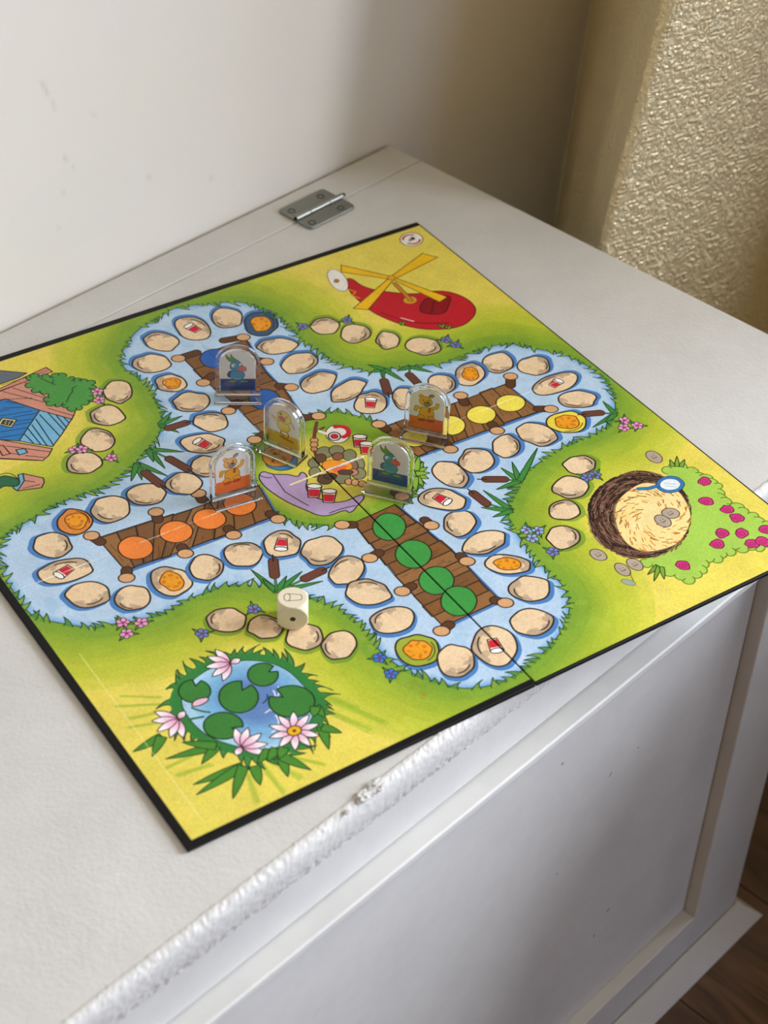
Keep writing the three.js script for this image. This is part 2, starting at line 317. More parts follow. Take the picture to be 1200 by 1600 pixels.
  function badge(x, y, a, b, r) {
    oval(x, y, a, b, r); paint('#f3efe8'); ink(0.6, '#5b2a22');
    c.beginPath(); c.arc(x, y, a * 0.66, Math.PI * 1.15, Math.PI * 1.75); ink(1.5, '#b8473c'); c.beginPath(); c.arc(x, y, a * 0.66, Math.PI * 0.2, Math.PI * 0.8); ink(1.5, '#b8473c');
    trace([x - 3, y + 1.5, x - 1.5, y - 1, x + 1, y - 1.6, x + 1.6, y - 3.2, x + 3, y - 1, x + 2.4, y + 1.2]); paint('#22201f'); oval(x - 1, y + 0.4, 1, 0.7); paint('#b9c4b0');
  }
  const water = [-537,-1488,-496,-1621,-376,-1742,-252,-1833,-94,-1872,25,-1920,123,-1904,240,-1860,368,-1810,454,-1759,513,-1671,574,-1532,580,-1359,565,-1178,596,-1045,606,-911,652,-812,748,-690,969,-621,1162,-521,1291,-523,1461,-526,1603,-514,1733,-444,1795,-325,1887,-246,1935,-111,1958,14,1959,141,1902,292].concat(
    [1796,440,1664,523,1568,538,1410,536,1297,539,1143,572,988,610,867,692,750,775,648,876,612,1015,585,1168,568,1323,575,1484,520,1627,379,1752,225,1825,48,1879,-91,1901,-219,1890,-340,1836,-408,1747,-485,1630,-530,1522,-546,1387,-538,1315,-527,1176,-550,1026,-611,913,-648,844],
    [-733,721,-810,651,-883,594,-981,539,-1084,535,-1199,534,-1340,562,-1491,542,-1615,494,-1725,465,-1831,361,-1927,257,-1954,183,-1947,50,-1951,-87,-1933,-224,-1888,-349,-1805,-433,-1712,-471,-1605,-488,-1467,-532,-1291,-536,-1165,-526,-1020,-572,-895,-632,-768,-715,-675,-779,-579,-879,-525,-1053,-496,-1231,-501,-1388]).map((v) => v / 10);  // the stream's banks, in millimetres from the board's centre
  meadow(water);
  wash(-165.5,108.3,-181.8,97.1,1.7);
  wash(-167.8,112.5,-186.5,102.9,1.7);
  wash(-168.9,117.9,-184.8,113.1,2);
  wash(-169.9,124.4,-188.3,117.9,2);
  wash(-96.9,148.7,-80.6,180.9,4);
  wash(-102.9,155.3,-89.2,182.5,3.7);
  wash(-102.8,139.9,-84.9,165.5,3.3);
  wash(-145.1,173.7,-145.8,194.4,2.7);
  wash(-140.1,174.3,-133.9,190.6,2.7);
  wash(-152.6,171.4,-159.1,191.6,2.7);
  wash(-134.1,173.3,-120.5,189.4,2.7);
  wash(-170.7,150.5,-184.4,151.5,2.3);
  wash(-165.8,160.7,-182.1,158.6,2.3);
  // the plank house with the blue door
  poly([-147.5,-187.5,-118.8,-186.4,-105.9,-175.5,-111.9,-173.7,-153.9,-172.5],'#66707a',0.7);
  poly([-157.7,-163.7,-126.8,-166.7,-108,-168.3,-97.8,-125.2,-103.3,-119,-115.3,-137.3,-128.3,-157.8,-172.4,-129.5],'#d3937f',0.7);
  line([-126.1,-165.5,-108.1,-141.1],0.5,'#2a1c12');
  line([-119.6,-166.1,-104.7,-142.1],0.5,'#2a1c12');
  line([-110.8,-166.9,-106.3,-146],0.5,'#2a1c12');
  line([-110.3,-136.5,-100.3,-121.6],0.5,'#2a1c12');
  line([-134.4,-160.7,-114.1,-150.7],0.5,'#2a1c12');
  poly([-154.7,-170.7,-126.4,-169.4,-93.4,-175,-92,-168.7,-127.5,-167.1,-159,-160.8],'#cf8b78',0.7);
  line([-124.4,-172,-94.1,-171.5],0.4,'#2a1c12');
  poly([-128.1,-158.4,-115.3,-137.3,-138.2,-116.5,-147.1,-123.3,-160.5,-129.3,-144.8,-155.9],'#2f7cc0',0.7);
  line([-129.1,-155.2,-124.1,-150.7],0.6,'#15406e');
  line([-133.3,-150.4,-121.8,-144.9],0.6,'#15406e');
  line([-137.7,-144.3,-119.5,-139.1],0.6,'#15406e');
  line([-131.8,-139.2,-118.6,-135.6],0.6,'#15406e');
  line([-142.4,-138.4,-122.3,-131.3],0.6,'#15406e');
  line([-133.7,-131.6,-125.6,-129.6],0.6,'#15406e');
  line([-145.6,-130.3,-128.3,-125.5],0.6,'#15406e');
  line([-146.4,-125,-132.8,-121],0.6,'#15406e');
  line([-139.4,-149.7,-130.6,-147.3],0.6,'#15406e');
  poly([-115.3,-137.3,-103,-119.6,-114,-109.7,-124,-101.6,-131.2,-108.7,-138.2,-116.5],'#7ab8dc',0.7);
  line([-112.2,-132.5,-111.5,-112.4],0.7,'#17303f');
  line([-117.2,-133.3,-116,-108],0.7,'#17303f');
  line([-121,-130.5,-122.9,-102.3],0.7,'#17303f');
  line([-125.3,-126.6,-126.3,-103.6],0.7,'#17303f');
  line([-128.8,-124.4,-128.9,-106.7],0.7,'#17303f');
  line([-132.8,-121,-132,-110.6],0.7,'#17303f');
  line([-109.1,-127.7,-109.1,-113.9],0.7,'#17303f');
  line([-106.1,-123.6,-105.9,-117],0.7,'#17303f');
  poly([-137.2,-141.8,-130.9,-135.8,-136.6,-130.5,-142.3,-137.6],'#d8d2a0',0.7);
  poly([-137.4,-139.6,-133.1,-135.6,-136.5,-132.6,-140.2,-137],'#4a4a30',0.7);
  line([-136.3,-138.3,-138.5,-135.3],0.4,'#d8d2a0');
  line([-134.7,-136.6,-137.2,-133.7],0.4,'#d8d2a0');
  poly([-166.8,-133.2,-147.1,-123.3,-124.8,-99.9,-129.5,-95.1,-134.4,-92.6,-154.5,-106.9,-173,-118.8],'#d3937f',0.7);
  line([-146.5,-115.9,-127.4,-98],0.5,'#2a1c12');
  line([-157.6,-117.8,-143.4,-105],0.5,'#2a1c12');
  line([-140.8,-102,-132.2,-94.7],0.5,'#2a1c12');
  line([-154.3,-107.4,-136.3,-94.4],0.5,'#2a1c12');
  poly([-143.3,-109.7,-138.4,-108.2,-138.6,-104.1,-143.7,-104.4],'#7ab8dc',0.7);
  poly([-150.9,-118.6,-147.8,-117.4,-147.6,-108.2,-152.1,-108.8],'#d58d78',0.7);
  leafy([-105.9,-170.1,-103.1,-170.7,-101.5,-166.7,-97.4,-166.5,-94.5,-161.7,-91.8,-163.9,-88.2,-162.5,-85.9,-156.5,-86.3,-152.1,-82.5,-152.9,-81,-148.9,-79.8,-149.7,-77,-146.5,-79.1,-141.6,-83.9,-136.2,-84.7,-132.9,-89.3,-130.5,-94.8,-127.8,-98.3,-129.2,-99.8,-133.9,-99.4,-137.3,-103.1,-136.6,-106.5,-140.1,-106.5,-144.6,-102.5,-146.7,-104.8,-152.6,-108.8,-156.6,-109.9,-163.3],'#4f9a45',3.2,'#1c3d1c');
  line([-101.3,-167.3,-98.2,-159.3,-96.4,-155.9],0.6,'#1c3d1c',1);
  line([-98.4,-136,-94,-141.6,-90.3,-143.9,-89.3,-147.8,-85.8,-148],0.6,'#1c3d1c',1);
  line([-94.8,-161.1,-97.2,-157.9],0.6,'#1c3d1c',1);
  poly([-149,-87.8,-140.8,-78.1,-142.2,-74.2,-145.4,-70.8,-158.2,-75.3,-153.7,-82.6],'#d3937f',0.7);
  line([-151,-81.6,-146.6,-77.6],0.5,'#2a1c12');
  line([-154.5,-75.7,-145.1,-74],0.5,'#2a1c12');
  poly([-151.9,-88.2,-149,-87.8,-151,-81.6,-155,-78,-158.2,-75.3,-159.2,-79.2,-153.3,-83.6],'#6fb4d4',0.7);
  poly([-161.3,-91.9,-158.3,-91.5,-153.8,-86,-153.1,-82.2,-156.3,-78.8,-159.9,-81,-162.8,-83.4,-167.5,-81.6,-164.8,-89.3],'#2c6b47',0.7,1);
  line([-160.6,-93.5,-156.5,-93.7,-153.8,-89.4,-153.4,-85.1],0.6,'#1c3d1c',1);
  waterway(water);
  island([-25.3,-40.2,-16.6,-47.7,-2.8,-52.4,11.8,-52.3,27.9,-47.7,36.8,-43.8,43.3,-35.5,48.4,-26.5,50.1,-13.8,51.7,-0.6,51.9,17.2,46.1,31,36.4,41.9,25.3,48.5,6.5,50.7,-8.8,47.8,-22.7,43.1,-34.2,34.8,-41.1,25.5,-43.9,12.8,-42.5,-1.5,-38.1,-16.9,-32.6,-30.7]);
  // four plank bridges with coloured spots and round posts
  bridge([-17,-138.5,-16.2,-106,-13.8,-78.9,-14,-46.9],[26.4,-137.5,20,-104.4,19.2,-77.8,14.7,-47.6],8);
  spot(0.3,-129.7,10.3,9.5,1.92,'#2f5fae');
  spot(1.8,-103.7,10,9.4,1.95,'#2f5fae');
  spot(4.6,-77.6,10.3,9.3,2.07,'#2f5fae');
  spot(3.3,-55.3,9.4,9.1,2.06,'#2f5fae');
  post(26.5,-140.7,14.3,-143.9);
  post(-19.4,-141.5,-6.9,-141.2);
  post(-18.5,-111.3,-10,-115.4);
  post(-19.6,-78.7,-11.6,-82);
  post(-20.4,-46.4,-13.4,-47.9);
  post(25.8,-110.4,20.7,-115.8);
  post(24.9,-79.7,19.5,-84.5);
  post(23.9,-46.4,15.1,-49.6);
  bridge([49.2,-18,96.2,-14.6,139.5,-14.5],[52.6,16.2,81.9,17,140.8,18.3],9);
  spot(130.4,3,9.2,8.2,-3.05,'#f2e25a');
  spot(108.3,3.1,9.3,8.5,2.92,'#f2e25a');
  spot(86.6,2.4,9.5,8.3,2.44,'#f2e25a');
  spot(60.6,1.9,8,7.3,-2.87,'#f2e25a');
  post(147,-19.3,141.4,-11.8);
  post(147.9,20.4,141.3,16.3);
  post(108.9,-19.1,106.4,-11.5);
  post(107.2,20.8,108.3,14.2);
  post(73.1,20.9,73.9,15.8);
  post(50.3,-21,51.4,-14.4);
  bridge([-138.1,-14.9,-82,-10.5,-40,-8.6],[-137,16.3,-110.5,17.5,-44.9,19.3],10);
  spot(-124,2.4,9.8,9.1,1.39,'#f0873a');
  spot(-99,2.1,9.4,8.9,1.33,'#f0873a');
  spot(-78.1,2.2,9.3,8.7,0.85,'#f0873a');
  spot(-57.5,0.6,9.1,8.8,1.23,'#f0873a');
  post(-139.9,-19.1,-138.1,-11.8);
  post(-139.3,21.5,-136.5,16.1);
  post(-100.4,-18.5,-102.6,-12.1);
  post(-103.2,20.7,-102.4,15);
  post(-73.3,21,-73.1,14.9);
  post(-72.5,-20.4,-73.4,-14.3);
  post(-45.4,22.2,-46.8,16.2);
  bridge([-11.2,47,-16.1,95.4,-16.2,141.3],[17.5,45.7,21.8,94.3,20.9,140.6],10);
  spot(3.8,59.9,11.5,9.2,2.23,'#3f9a45');
  spot(2.4,86,11.6,9.8,2.29,'#3f9a45');
  spot(1,110.1,11.2,9.3,2.30,'#3f9a45');
  spot(2,129.5,11.5,9.5,2.33,'#3f9a45');
  post(-19.7,76.2,-13.2,75.3);
  post(-19.4,107.6,-13,106.8);
  post(-19,143.5,-12.8,141.7);
  post(22.3,143.8,18.8,139.4);
  post(24.1,106.2,23.6,100.9);
  post(24.5,71.3,23.9,65.9);
  post(-17.6,45,-12.7,48);
  post(23.8,42.9,22.6,38.2);
  // stepping stones in the stream
  stone(-20,-162.9,11.7,9.1,1.17,1);
  stone(-35.8,-145.1,11.8,9.5,-2.50,2);
  stone(-35.5,-120.8,9.5,9,1.20,3,'egg');
  stone(4.3,-165.7,14.4,10.2,1.44,4,'cup');
  stone(28.5,-164.6,11.6,9.8,2.04,5);
  stone(43.4,-148.1,13.7,10.6,2.09,6,'eggblue');
  stone(-34.3,-98,10.8,9.6,-2.94,7);
  stone(-34,-74.9,10.3,9.3,-2.43,8);
  stone(-48.1,-59,12.7,9.1,-2.56,9,'cup');
  stone(-57.3,-40.2,9.4,8.1,1.98,10);
  stone(-75.4,-32.3,10,9.5,1.26,11);
  stone(-98.2,-34.8,10.9,9.5,-2.37,12);
  stone(-120.6,-34.1,11.8,10.5,1.71,13);
  stone(-142.4,-34.6,11.1,9.6,1.70,14,'eggorange');
  stone(-161.5,-23,10.8,9.6,1.14,15);
  stone(-165.1,-0.4,14.6,9.2,-2.89,16,'cup');
  stone(-162.7,22.3,11.4,10,-2.65,17);
  stone(-144,37.3,10.1,9.2,2.35,18);
  stone(-120.2,36.2,12.5,9.7,1.46,19,'egg');
  stone(-99,36.6,10.3,9.2,1.91,20);
  stone(-76.5,37,10.5,9.9,-2.36,21);
  stone(-54.6,41.2,11.1,9.5,2.09,22,'cup');
  stone(-38.6,57.2,12.1,10.4,2.61,23);
  stone(-36.2,78.2,12.3,8.8,2.60,24);
  stone(-35.6,98.8,12,10.5,0.81,25);
  stone(-36.3,123.2,12,9.5,-2.89,26);
  stone(-37.8,148.5,11.8,11.1,2.58,27,'egggreen');
  stone(-25.2,165.5,11.6,9.5,2.31,28);
  stone(-1.5,166.5,14.9,11.4,2.14,29,'cup');
  stone(25.9,162.7,11.7,10,-2.88,30);
  stone(40.1,141.8,11.6,9.6,-3.13,31);
  stone(41.4,119.8,12.5,7.9,-2.47,32,'egg');
  stone(40.6,98.3,13.6,8.3,-3.14,33);
  stone(39.2,77.7,11,8.9,2.32,34);
  stone(42.4,55.6,13.1,9,0.82,35,'cup');
  stone(59.7,39.9,12.7,8.9,1.63,36);
  stone(80,37,11.5,10,2.45,37);
  stone(102.6,36,11.1,8.6,2.35,38);
  stone(125.3,35.4,12.7,10.1,1.29,39);
  stone(147.7,35.8,12.3,10.5,-2.96,40,'eggyellow');
  stone(167.7,21,12.3,8.4,-2.71,41);
  stone(166.4,1,17.1,8.2,-3.12,42,'cup');
  stone(166.3,-20.4,10.9,9.8,3.02,43);
  stone(149,-34.8,11.1,9.1,2.41,44);
  stone(126.4,-34.1,12.2,8.7,2.28,45,'egg');
  stone(105.6,-34.9,10,8.6,2.37,46);
  stone(77.3,-35.2,11.1,6.6,2.19,47);
  stone(57.5,-41.1,11,9.7,2.28,48,'cup');
  stone(52.2,-58.7,14.2,7.5,2.84,49);
  stone(42.4,-75.4,12.3,9.1,2.76,50);
  stone(42.5,-98.8,12.9,9.4,3.03,51);
  stone(39.8,-121.3,12.9,8.3,-2.73,52);
  tufts(water); // blades of grass along both banks
  // stones and flowers on the meadows
  stone(77.3,-124.4,9.4,9,2.36,53,'dry');
  stone(89.2,-108.1,10,9.3,2.37,54,'dry');
  stone(103.1,-90.7,9.9,7.3,2.21,55,'dry');
  stone(118.3,-74.2,10.9,9.1,-2.36,56,'dry');
  stone(-66.9,-129.8,11.8,8.4,1.97,57,'dry');
  stone(-83.2,-112.1,10.5,9.7,1.20,58,'dry');
  stone(-98.3,-93.8,10.6,9.7,1.47,59,'dry');
  stone(-115.1,-78.1,10.2,9.7,2.51,60,'dry');
  stone(129.4,71.9,9.6,8.1,-2.95,61,'dry');
  stone(111.9,85.2,11,9.5,-3.01,62,'dry');
  stone(96.4,99.7,9.4,8.2,-3.03,63,'dry');
  stone(81.5,117.7,10.1,8.9,2.75,64,'dry');
  stone(-109.9,77.3,10.4,9.1,-2.47,65,'dry');
  stone(-95.5,92.9,9.6,8.6,-2.52,66,'dry');
  stone(-81.9,109.6,9.5,9.3,2.07,67,'dry');
  stone(-70.3,124,10.6,8.6,2.42,68,'dry');
  flower(-156.8,51.2,'#e79ac8');
  flower(-148.6,56.2,'#e79ac8');
  flower(-158.8,59.4,'#e79ac8');
  flower(-77.8,-136.3,'#e79ac8');
  flower(-80.6,-128.2,'#e79ac8');
  flower(-114.3,-92.2,'#e79ac8');
  flower(-110.6,-90.6,'#e79ac8');
  flower(-99.6,-74.8,'#e79ac8');
  flower(179,52.6,'#e79ac8');
  flower(174.3,57.8,'#e79ac8');
  flower(182.4,60.5,'#e79ac8');
  flower(-93.7,78.1,'#6f83c4');
  flower(-125.8,79.8,'#6f83c4');
  flower(131.1,84.1,'#6f83c4');
  flower(125.5,83.4,'#6f83c4');
  flower(69,124.5,'#6f83c4');
  flower(93.1,-123.3,'#6f83c4');
  flower(135.2,-72.2,'#6f83c4');
  flower(137.2,-64.5,'#6f83c4');
  flower(65,-131.7,'#6f83c4');
  flower(-57.4,142.9,'#3f74d0');
  flower(-58.7,155.6,'#3f74d0');
  flower(67.7,102.3,'#8fb2e0');
  flower(72.9,106.1,'#8fb2e0');
  flower(66.2,109.6,'#8fb2e0');
  // bulrushes
  blade(83.8,-66,74.1,-67.9,3.4);
  blade(83.8,-66,77.9,-59.3,3.4);
  blade(83.8,-66,77.9,-75.1,3.4);
  blade(83.8,-66,87.5,-48.9,3.4);
  cattail(83.8,-66,77.1,-55.9,72.5,-44.8);
  blade(98.9,-60.1,101.5,-55.3,3.4);
  blade(98.9,-60.1,108.1,-47.4,3.4);
  blade(98.9,-60.1,89.5,-60.2,3.4);
  cattail(98.9,-60.1,94,-52.8,93.5,-43.7);
  blade(-61.1,-87.7,-45.6,-88.5,3.4);
  blade(-61.1,-87.7,-49.3,-95.2,3.4);
  blade(-61.1,-87.7,-54.9,-75.3,3.4);
  cattail(-61.1,-87.7,-58,-82.2,-47.3,-81.5);
  blade(-77.7,-70.6,-61.1,-57.7,3.4);
  blade(-77.7,-70.6,-77.9,-49.9,3.4);
  blade(-77.7,-70.6,-80.7,-58.6,3.4);
  cattail(-77.7,-70.6,-71.5,-56.4,-67.2,-42.8);
  blade(-89.4,-62.5,-79.9,-43,3.4);
  blade(-89.4,-62.5,-94,-47.5,3.4);
  blade(-89.4,-62.5,-99.8,-49.7,3.4);
  cattail(-89.4,-62.5,-89.4,-52.2,-86.9,-38.5);
  blade(90.1,65.9,88.2,50.4,3.4);
  blade(90.1,65.9,74.2,65,3.4);
  blade(90.1,65.9,96.9,49.4,3.4);
  blade(90.1,65.9,117.7,46.6,3.4);
  cattail(90.1,65.9,83.5,59.9,74.7,54.5);
  blade(70.6,84.7,67.3,61.5,3.4);
  blade(70.6,84.7,57.4,73.3,3.4);
  blade(70.6,84.7,58,83.5,3.4);
  cattail(70.6,84.7,61.9,72.1,60.9,61);
  blade(-76.6,73,-79.5,50.4,3.4);
  blade(-76.6,73,-78.1,60.3,3.4);
  blade(-76.6,73,-56.8,66.2,3.4);
  blade(-76.6,73,-51.2,78.6,3.4);
  blade(-76.6,73,-65.7,64.9,3.4);
  cattail(-76.6,73,-71,61.1,-65.8,51);
  cattail(-76.6,73,-58.3,71.9,-47.4,71.3);
  blade(178.4,44.8,179.9,30.7,3.4);
  blade(178.4,44.8,158.1,48,3.4);
  blade(178.4,44.8,167.5,47.9,3.4);
  cattail(178.4,44.8,171.2,39,163.1,35.5);
  // camp fire, cups and blanket on the island
  poly([-34.4,-17.4,-30.8,-18.6,-27.8,-12.7,-20.3,-8.8,-16.5,-3.1,-12.8,-7,-11.2,-3.9,-13.3,1.6,-17.6,5.7,-19.9,14.3,-12.1,26.3,-4.4,29.1,0.8,28.3,6.7,28.6,5.5,32.4,-1.6,35.4,-5.5,38.2,-9.2,38.5,-8.9,34.8,-20.4,34.9,-25.4,30.6,-27.9,24.5,-33,14.2,-36,3.2,-37.5,-6.4,-36.8,-13.4],'#b9a2cb',0.7,1);
  line([-27.8,-12.7,-28.9,-4.5,-29.9,3.6],0.6,'#33263c',1);
  line([-29.9,3.6,-28.2,11.2,-25,21.1],0.6,'#33263c',1);
  line([-18.4,32.9,-11.7,32.5,-2.5,34.8],0.6,'#33263c',1);
  line([-34.7,-16.9,-33.4,-12,-29.7,-11.1],0.6,'#33263c',1);
  spot(8.2,-14.9,5.4,4.9,2.19,'#8c8b68',1);
  spot(15.3,-12.8,4.8,4.5,2.26,'#8c8b68',1);
  spot(19.4,-5.4,5.4,4.1,2.17,'#85845f',1);
  spot(19.3,5,6.5,3.3,2.16,'#8c8b68',1);
  spot(14.9,11.9,5.3,4.1,2.19,'#8c8b68',1);
  spot(-2.5,-9.6,4.7,3.3,2.13,'#85845f',1);
  spot(-6.2,-2.3,4.7,3.3,2.14,'#8c8b68',1);
  spot(3.5,-11.5,4.2,3.3,2.15,'#6b4a33',1);
  spot(4.5,10.4,5.2,4.8,2.24,'#85845f',1);
  spot(-4.6,6.2,4.6,4.4,2.25,'#5d4634',1);
  spot(15.8,4.3,4.7,3,2.16,'#8a6a4c',1);
  poly([0.7,-6.3,4.4,-8.2,8.9,-6.9,12.1,-2.8,16.5,0.5,15.2,5.3,10.5,7.9,4.5,7,0.4,3.1,-0.3,-2.1],'#f09a2c',0.5,1,'#a0551c');
  poly([3.2,0.7,8.9,0.1,13.9,2.5,9.2,5.1,3.5,4.4],'#ef6a3c',0.1,1,'#ef6a3c');
  spot(13,-7.8,3.6,3.3,2.27,'#8f5c40',1);
  spot(12.7,9.2,3,2.9,3.10,'#c58a68',1);
  spot(-0.5,5.3,3.7,2.9,-2.62,'#4d3a2c',1);
  spot(8.9,6.9,4.4,2.3,-2.60,'#5b4331',1);
  spot(5.8,15.2,2.9,2.2,2.17,'#d8a06c',1);
  spot(8.6,17.6,2.9,2.2,2.18,'#d8a06c',1);
  spot(11.4,20.7,2.9,2.2,2.19,'#d8a06c',1);
  spot(9.2,-27.8,2.7,2.3,2.15,'#d8a06c',1);
  spot(6.9,-24.2,2.7,2.3,2.15,'#d8a06c',1);
  spot(4.7,-20.6,2.4,1.9,2.14,'#cf9560',1);
  line([3.8,-19.1,2.2,-15.1],1.4,'#6b3a22');
  line([10.5,-29.9,13.7,-34.4,19.6,-41.7],2.2,'#6e3d26');
  line([13.4,-33.9,20.6,-35.3],1.8,'#6e3d26');
  jug(24.4,-25.8,8.6,7.2,2.18);
  cup(31.4,-12.9,1.15,.6);
  cup(31.3,-5.2,1.15,.6);
  cup(-15.7,12.2,1.15,.6);
  cup(-10.9,20.4,1.15,.6);
  spot(-17.7,-20.3,9.3,7.7,-2.58,'#3f86b4',1); spot(-17.2,-25.5,9,8.9,1.52,'#c98a3c',1); speckle(-17.2,-25.5,9,8.9,1.52,'#6f3f1a');
  blade(43.6,28.1,52.8,22.6,4,'#8bb33a');
  blade(43.6,28.1,52,27.7,4,'#8bb33a');
  blade(42.9,30.4,46.6,36.7,4,'#8bb33a');
  blade(41.3,31.5,40.2,40.9,4,'#8bb33a');
  blade(40.7,31.1,33.8,42.4,4,'#8bb33a');
  blade(44.6,26.6,53.9,16.3,4,'#8bb33a');
  blade(42.9,29,50.2,32.8,4,'#8bb33a');
  // lily pond
  pond([-139.8,104.3,-128.6,104.3,-116.8,107.8,-107,115.5,-101.7,125.8,-100.7,136.5,-100.8,148.9,-104.8,157.2,-114.2,164.5,-129.7,169.7,-143.9,163.8,-151.7,154.5,-158.2,144.6,-160.6,132.2,-159.5,117.7,-151.8,109]);
  pad(-114.1,121.8,8.1,7.7,1.90,0);
  pad(-132.3,128.8,11,9.8,1.96,-0.6);
  pad(-149,113.8,8.2,7.8,1.30,-0.9);
  pad(-111.4,145.4,11.5,10.9,-2.49,-2);
  pad(-148.4,141.7,9.7,8.9,-2.38,0.9);
  lily(-127.1,106.3,0);
  lily(-167.9,126.1,1);
  lily(-150.8,158.5,2);
  lily(-120.6,163,9);
  poly([-155.7,122,-151.8,118.8,-144.7,121.1,-146.8,123.5,-152.5,124],'#efc0d8',0.6,1);
  line([-155.6,123.1,-153.7,127.4,-149.6,130.4],1,'#1f5a33',1);
  line([-160.4,129.3,-153.7,131.4],1.2,'#1f5a33');
  blade(-177.2,132.2,-193.7,133.7,5,'#4b8a2e');
  blade(-177.2,132.2,-187.2,141.1,5,'#4b8a2e');
  blade(-157.9,151.6,-182.5,146,5,'#4b8a2e');
  blade(-157.9,151.6,-169.5,157.9,5,'#4b8a2e');
  blade(-157.9,151.6,-170.6,140.8,5,'#4b8a2e');
  blade(-153.3,169.5,-179.1,167.1,5,'#4b8a2e');
  blade(-153.3,169.5,-180.9,173.4,5,'#4b8a2e');
  blade(-153.3,169.5,-167.5,184.5,5,'#4b8a2e');
  blade(-148.6,172.4,-152.4,184.2,5,'#4b8a2e');
  blade(-134.5,174,-138.6,186.7,5,'#4b8a2e');
  blade(-134.5,174,-127,188.8,5,'#4b8a2e');
  blade(-107.8,168,-112.7,182.2,5,'#4b8a2e');
  blade(-107.8,168,-101.6,176.3,5,'#4b8a2e');
  blade(-103.2,154.6,-103.1,163.4,5,'#4b8a2e');
  blade(-103.2,154.6,-107.7,160,5,'#4b8a2e');
  blade(-137.6,167.2,-146.9,172,5,'#4b8a2e');
  blade(-134.1,168.4,-141.9,173.2,5,'#4b8a2e');
  blade(-130.5,169.7,-136.4,174.7,5,'#4b8a2e');
  // nest, hand mirror and rose bush
  leafy([170.3,103.1,176.5,102,179.6,105.3,182.8,110.7,182.2,116.5,184.5,120,185.4,124,185.1,129.3,181.9,134,175.3,135.4,179.5,137.3,180.6,142,177.4,146.6,182.5,149.1,182,154,184.7,159.6,184.1,164.5,186.8,170,189.2,185.6,177.8,187.4,176.2,181.4,169.5,182.3,166,178.3,160.2,177.9,158.5,173,152.7,175.8,147,174.8,142.7,176.5,138.8,173.5,133.2,175,129.5,178.8,124.3,179.9,118,181.4,115.8,176.5,113.1,171.2,112,163.8,107,158.9,117.3,146.6,141.3,129.2,159.4,113.6],'#a5cc52',4.2,'#5f7a1c');
  nest(130.9,124.8,37.7,28.4,2.47,135.5,130.5,30.1,21,2.42);
  spot(162.8,113.6,8.6,7.2,-3.10,'#2f7cc0',.8); spot(162.8,113.6,6.2,5,-2.98,'#e6eef2',.5);
  line([156,110.8,150.3,110.1,144.6,107.2],2.6,'#15406e');
  line([156,110.8,150.3,110.1,144.6,107.2],1.8,'#2f7cc0');
  line([160.7,110.9,165.6,115.3],0.5,'#a8c4d4');
  line([159.8,113.1,164.1,117.1],0.5,'#a8c4d4');
  pebble(171.4,89.1,5.9,4.3,1.65);
  pebble(146.2,133.5,5.1,4.5,-2.75);
  pebble(138.1,136.3,5.5,4.1,1.58);
  pebble(88.8,139.7,5.2,4,1.39);
  pebble(101,156.4,5.3,3.9,1.52);
  pebble(92.6,156.1,5.5,3.7,1.61);
  line([94.2,160.2,91.3,167.4],0.4,'#4a4036');
  spot(88.7,165.8,4.1,2.1,0.97,'#9fae9c',.4);
  rose(181.9,121.8);
  rose(170.6,135.8);
  rose(176.3,147.9);
  rose(176,156.3);
  rose(159.6,161.7);
  rose(169.2,167.6);
  rose(151.2,167.4);
  rose(167.8,177.5);
  rose(123.5,170.8);
  rose(182.8,172.7);
  rose(174.5,179.1);
  blade(175.2,101.9,177.9,95.9,2.6,'#7fa832');
  blade(177.1,103.1,183.4,95.7,2.6,'#7fa832');
  blade(179.1,104.3,185.3,100.4,2.6,'#7fa832');
  blade(111.1,163.8,101.6,166.5,2.6,'#7fa832');
  blade(111.3,164.6,101.2,172.3,2.6,'#7fa832');
  blade(112.2,165.7,107,174,2.6,'#7fa832');
  // red helicopter
  poly([119.5,-165.3,122.6,-161.6,122.5,-153.6,126.1,-145.2,133.5,-137.3,143.1,-128.9,150.3,-124.6,161.6,-122.3,169.8,-115.7,174.4,-104.1,173.4,-92.5,166.6,-84.5,154.2,-79.2,141.8,-81.6,130.5,-88.3,122,-97.6,115.8,-110.6,111.8,-123.3,111.9,-138.8,112.2,-150.9],'#c01f2a',0.7,1,'#4a0d12');
  line([116.7,-119.5,122.5,-105.8,132.4,-94.8,147,-86.9],2,'#a3141f',1);
  line([124.4,-107.2,129.1,-100.1],1.4,'#e6a9a9',1);
  poly([151.8,-119.3,141,-111,138.7,-104.6,150.7,-95.7,160,-103.9,168.4,-113],'#8d141d',0.7,1,'#4a0d12');
  line([157.7,-116.7,144,-101.4],0.6,'#4a0d12');
  spot(113.1,-165.6,13.4,5.9,1.84,'#f0efe8',.7); spot(111.9,-165.3,2.3,1.7,2.17,'#b07a2c',.4);
  spot(141,-121.4,4.7,4.4,3.11,'#d99a2e',.6);
  line([143.4,-143,141.4,-121.2],3.4,'#6b430f');
  line([143.4,-143,141.4,-121.2],2.4,'#c9892a');
  poly([145.9,-151.4,180.1,-164.2,186.3,-154.9,145.2,-147.2],'#f0c01e',0.6,0,'#5b3c0a');
  poly([145.9,-151.4,125,-180.2,120.3,-172.9,145.2,-147.2],'#f0c01e',0.6,0,'#5b3c0a');
  poly([145.9,-151.4,103.8,-132.3,111.2,-126.2,145.2,-147.2],'#f0c01e',0.6,0,'#5b3c0a');
  poly([145.9,-151.4,164.1,-112,156.3,-109.6,145.2,-147.2],'#f0c01e',0.6,0,'#5b3c0a');
  line([113.5,-152.8,115.8,-147.8,111.2,-145.3,113.9,-140.2],1,'#e0921e');
  spot(145.4,-149.8,3.1,2.5,2.26,'#e0a422',.5);
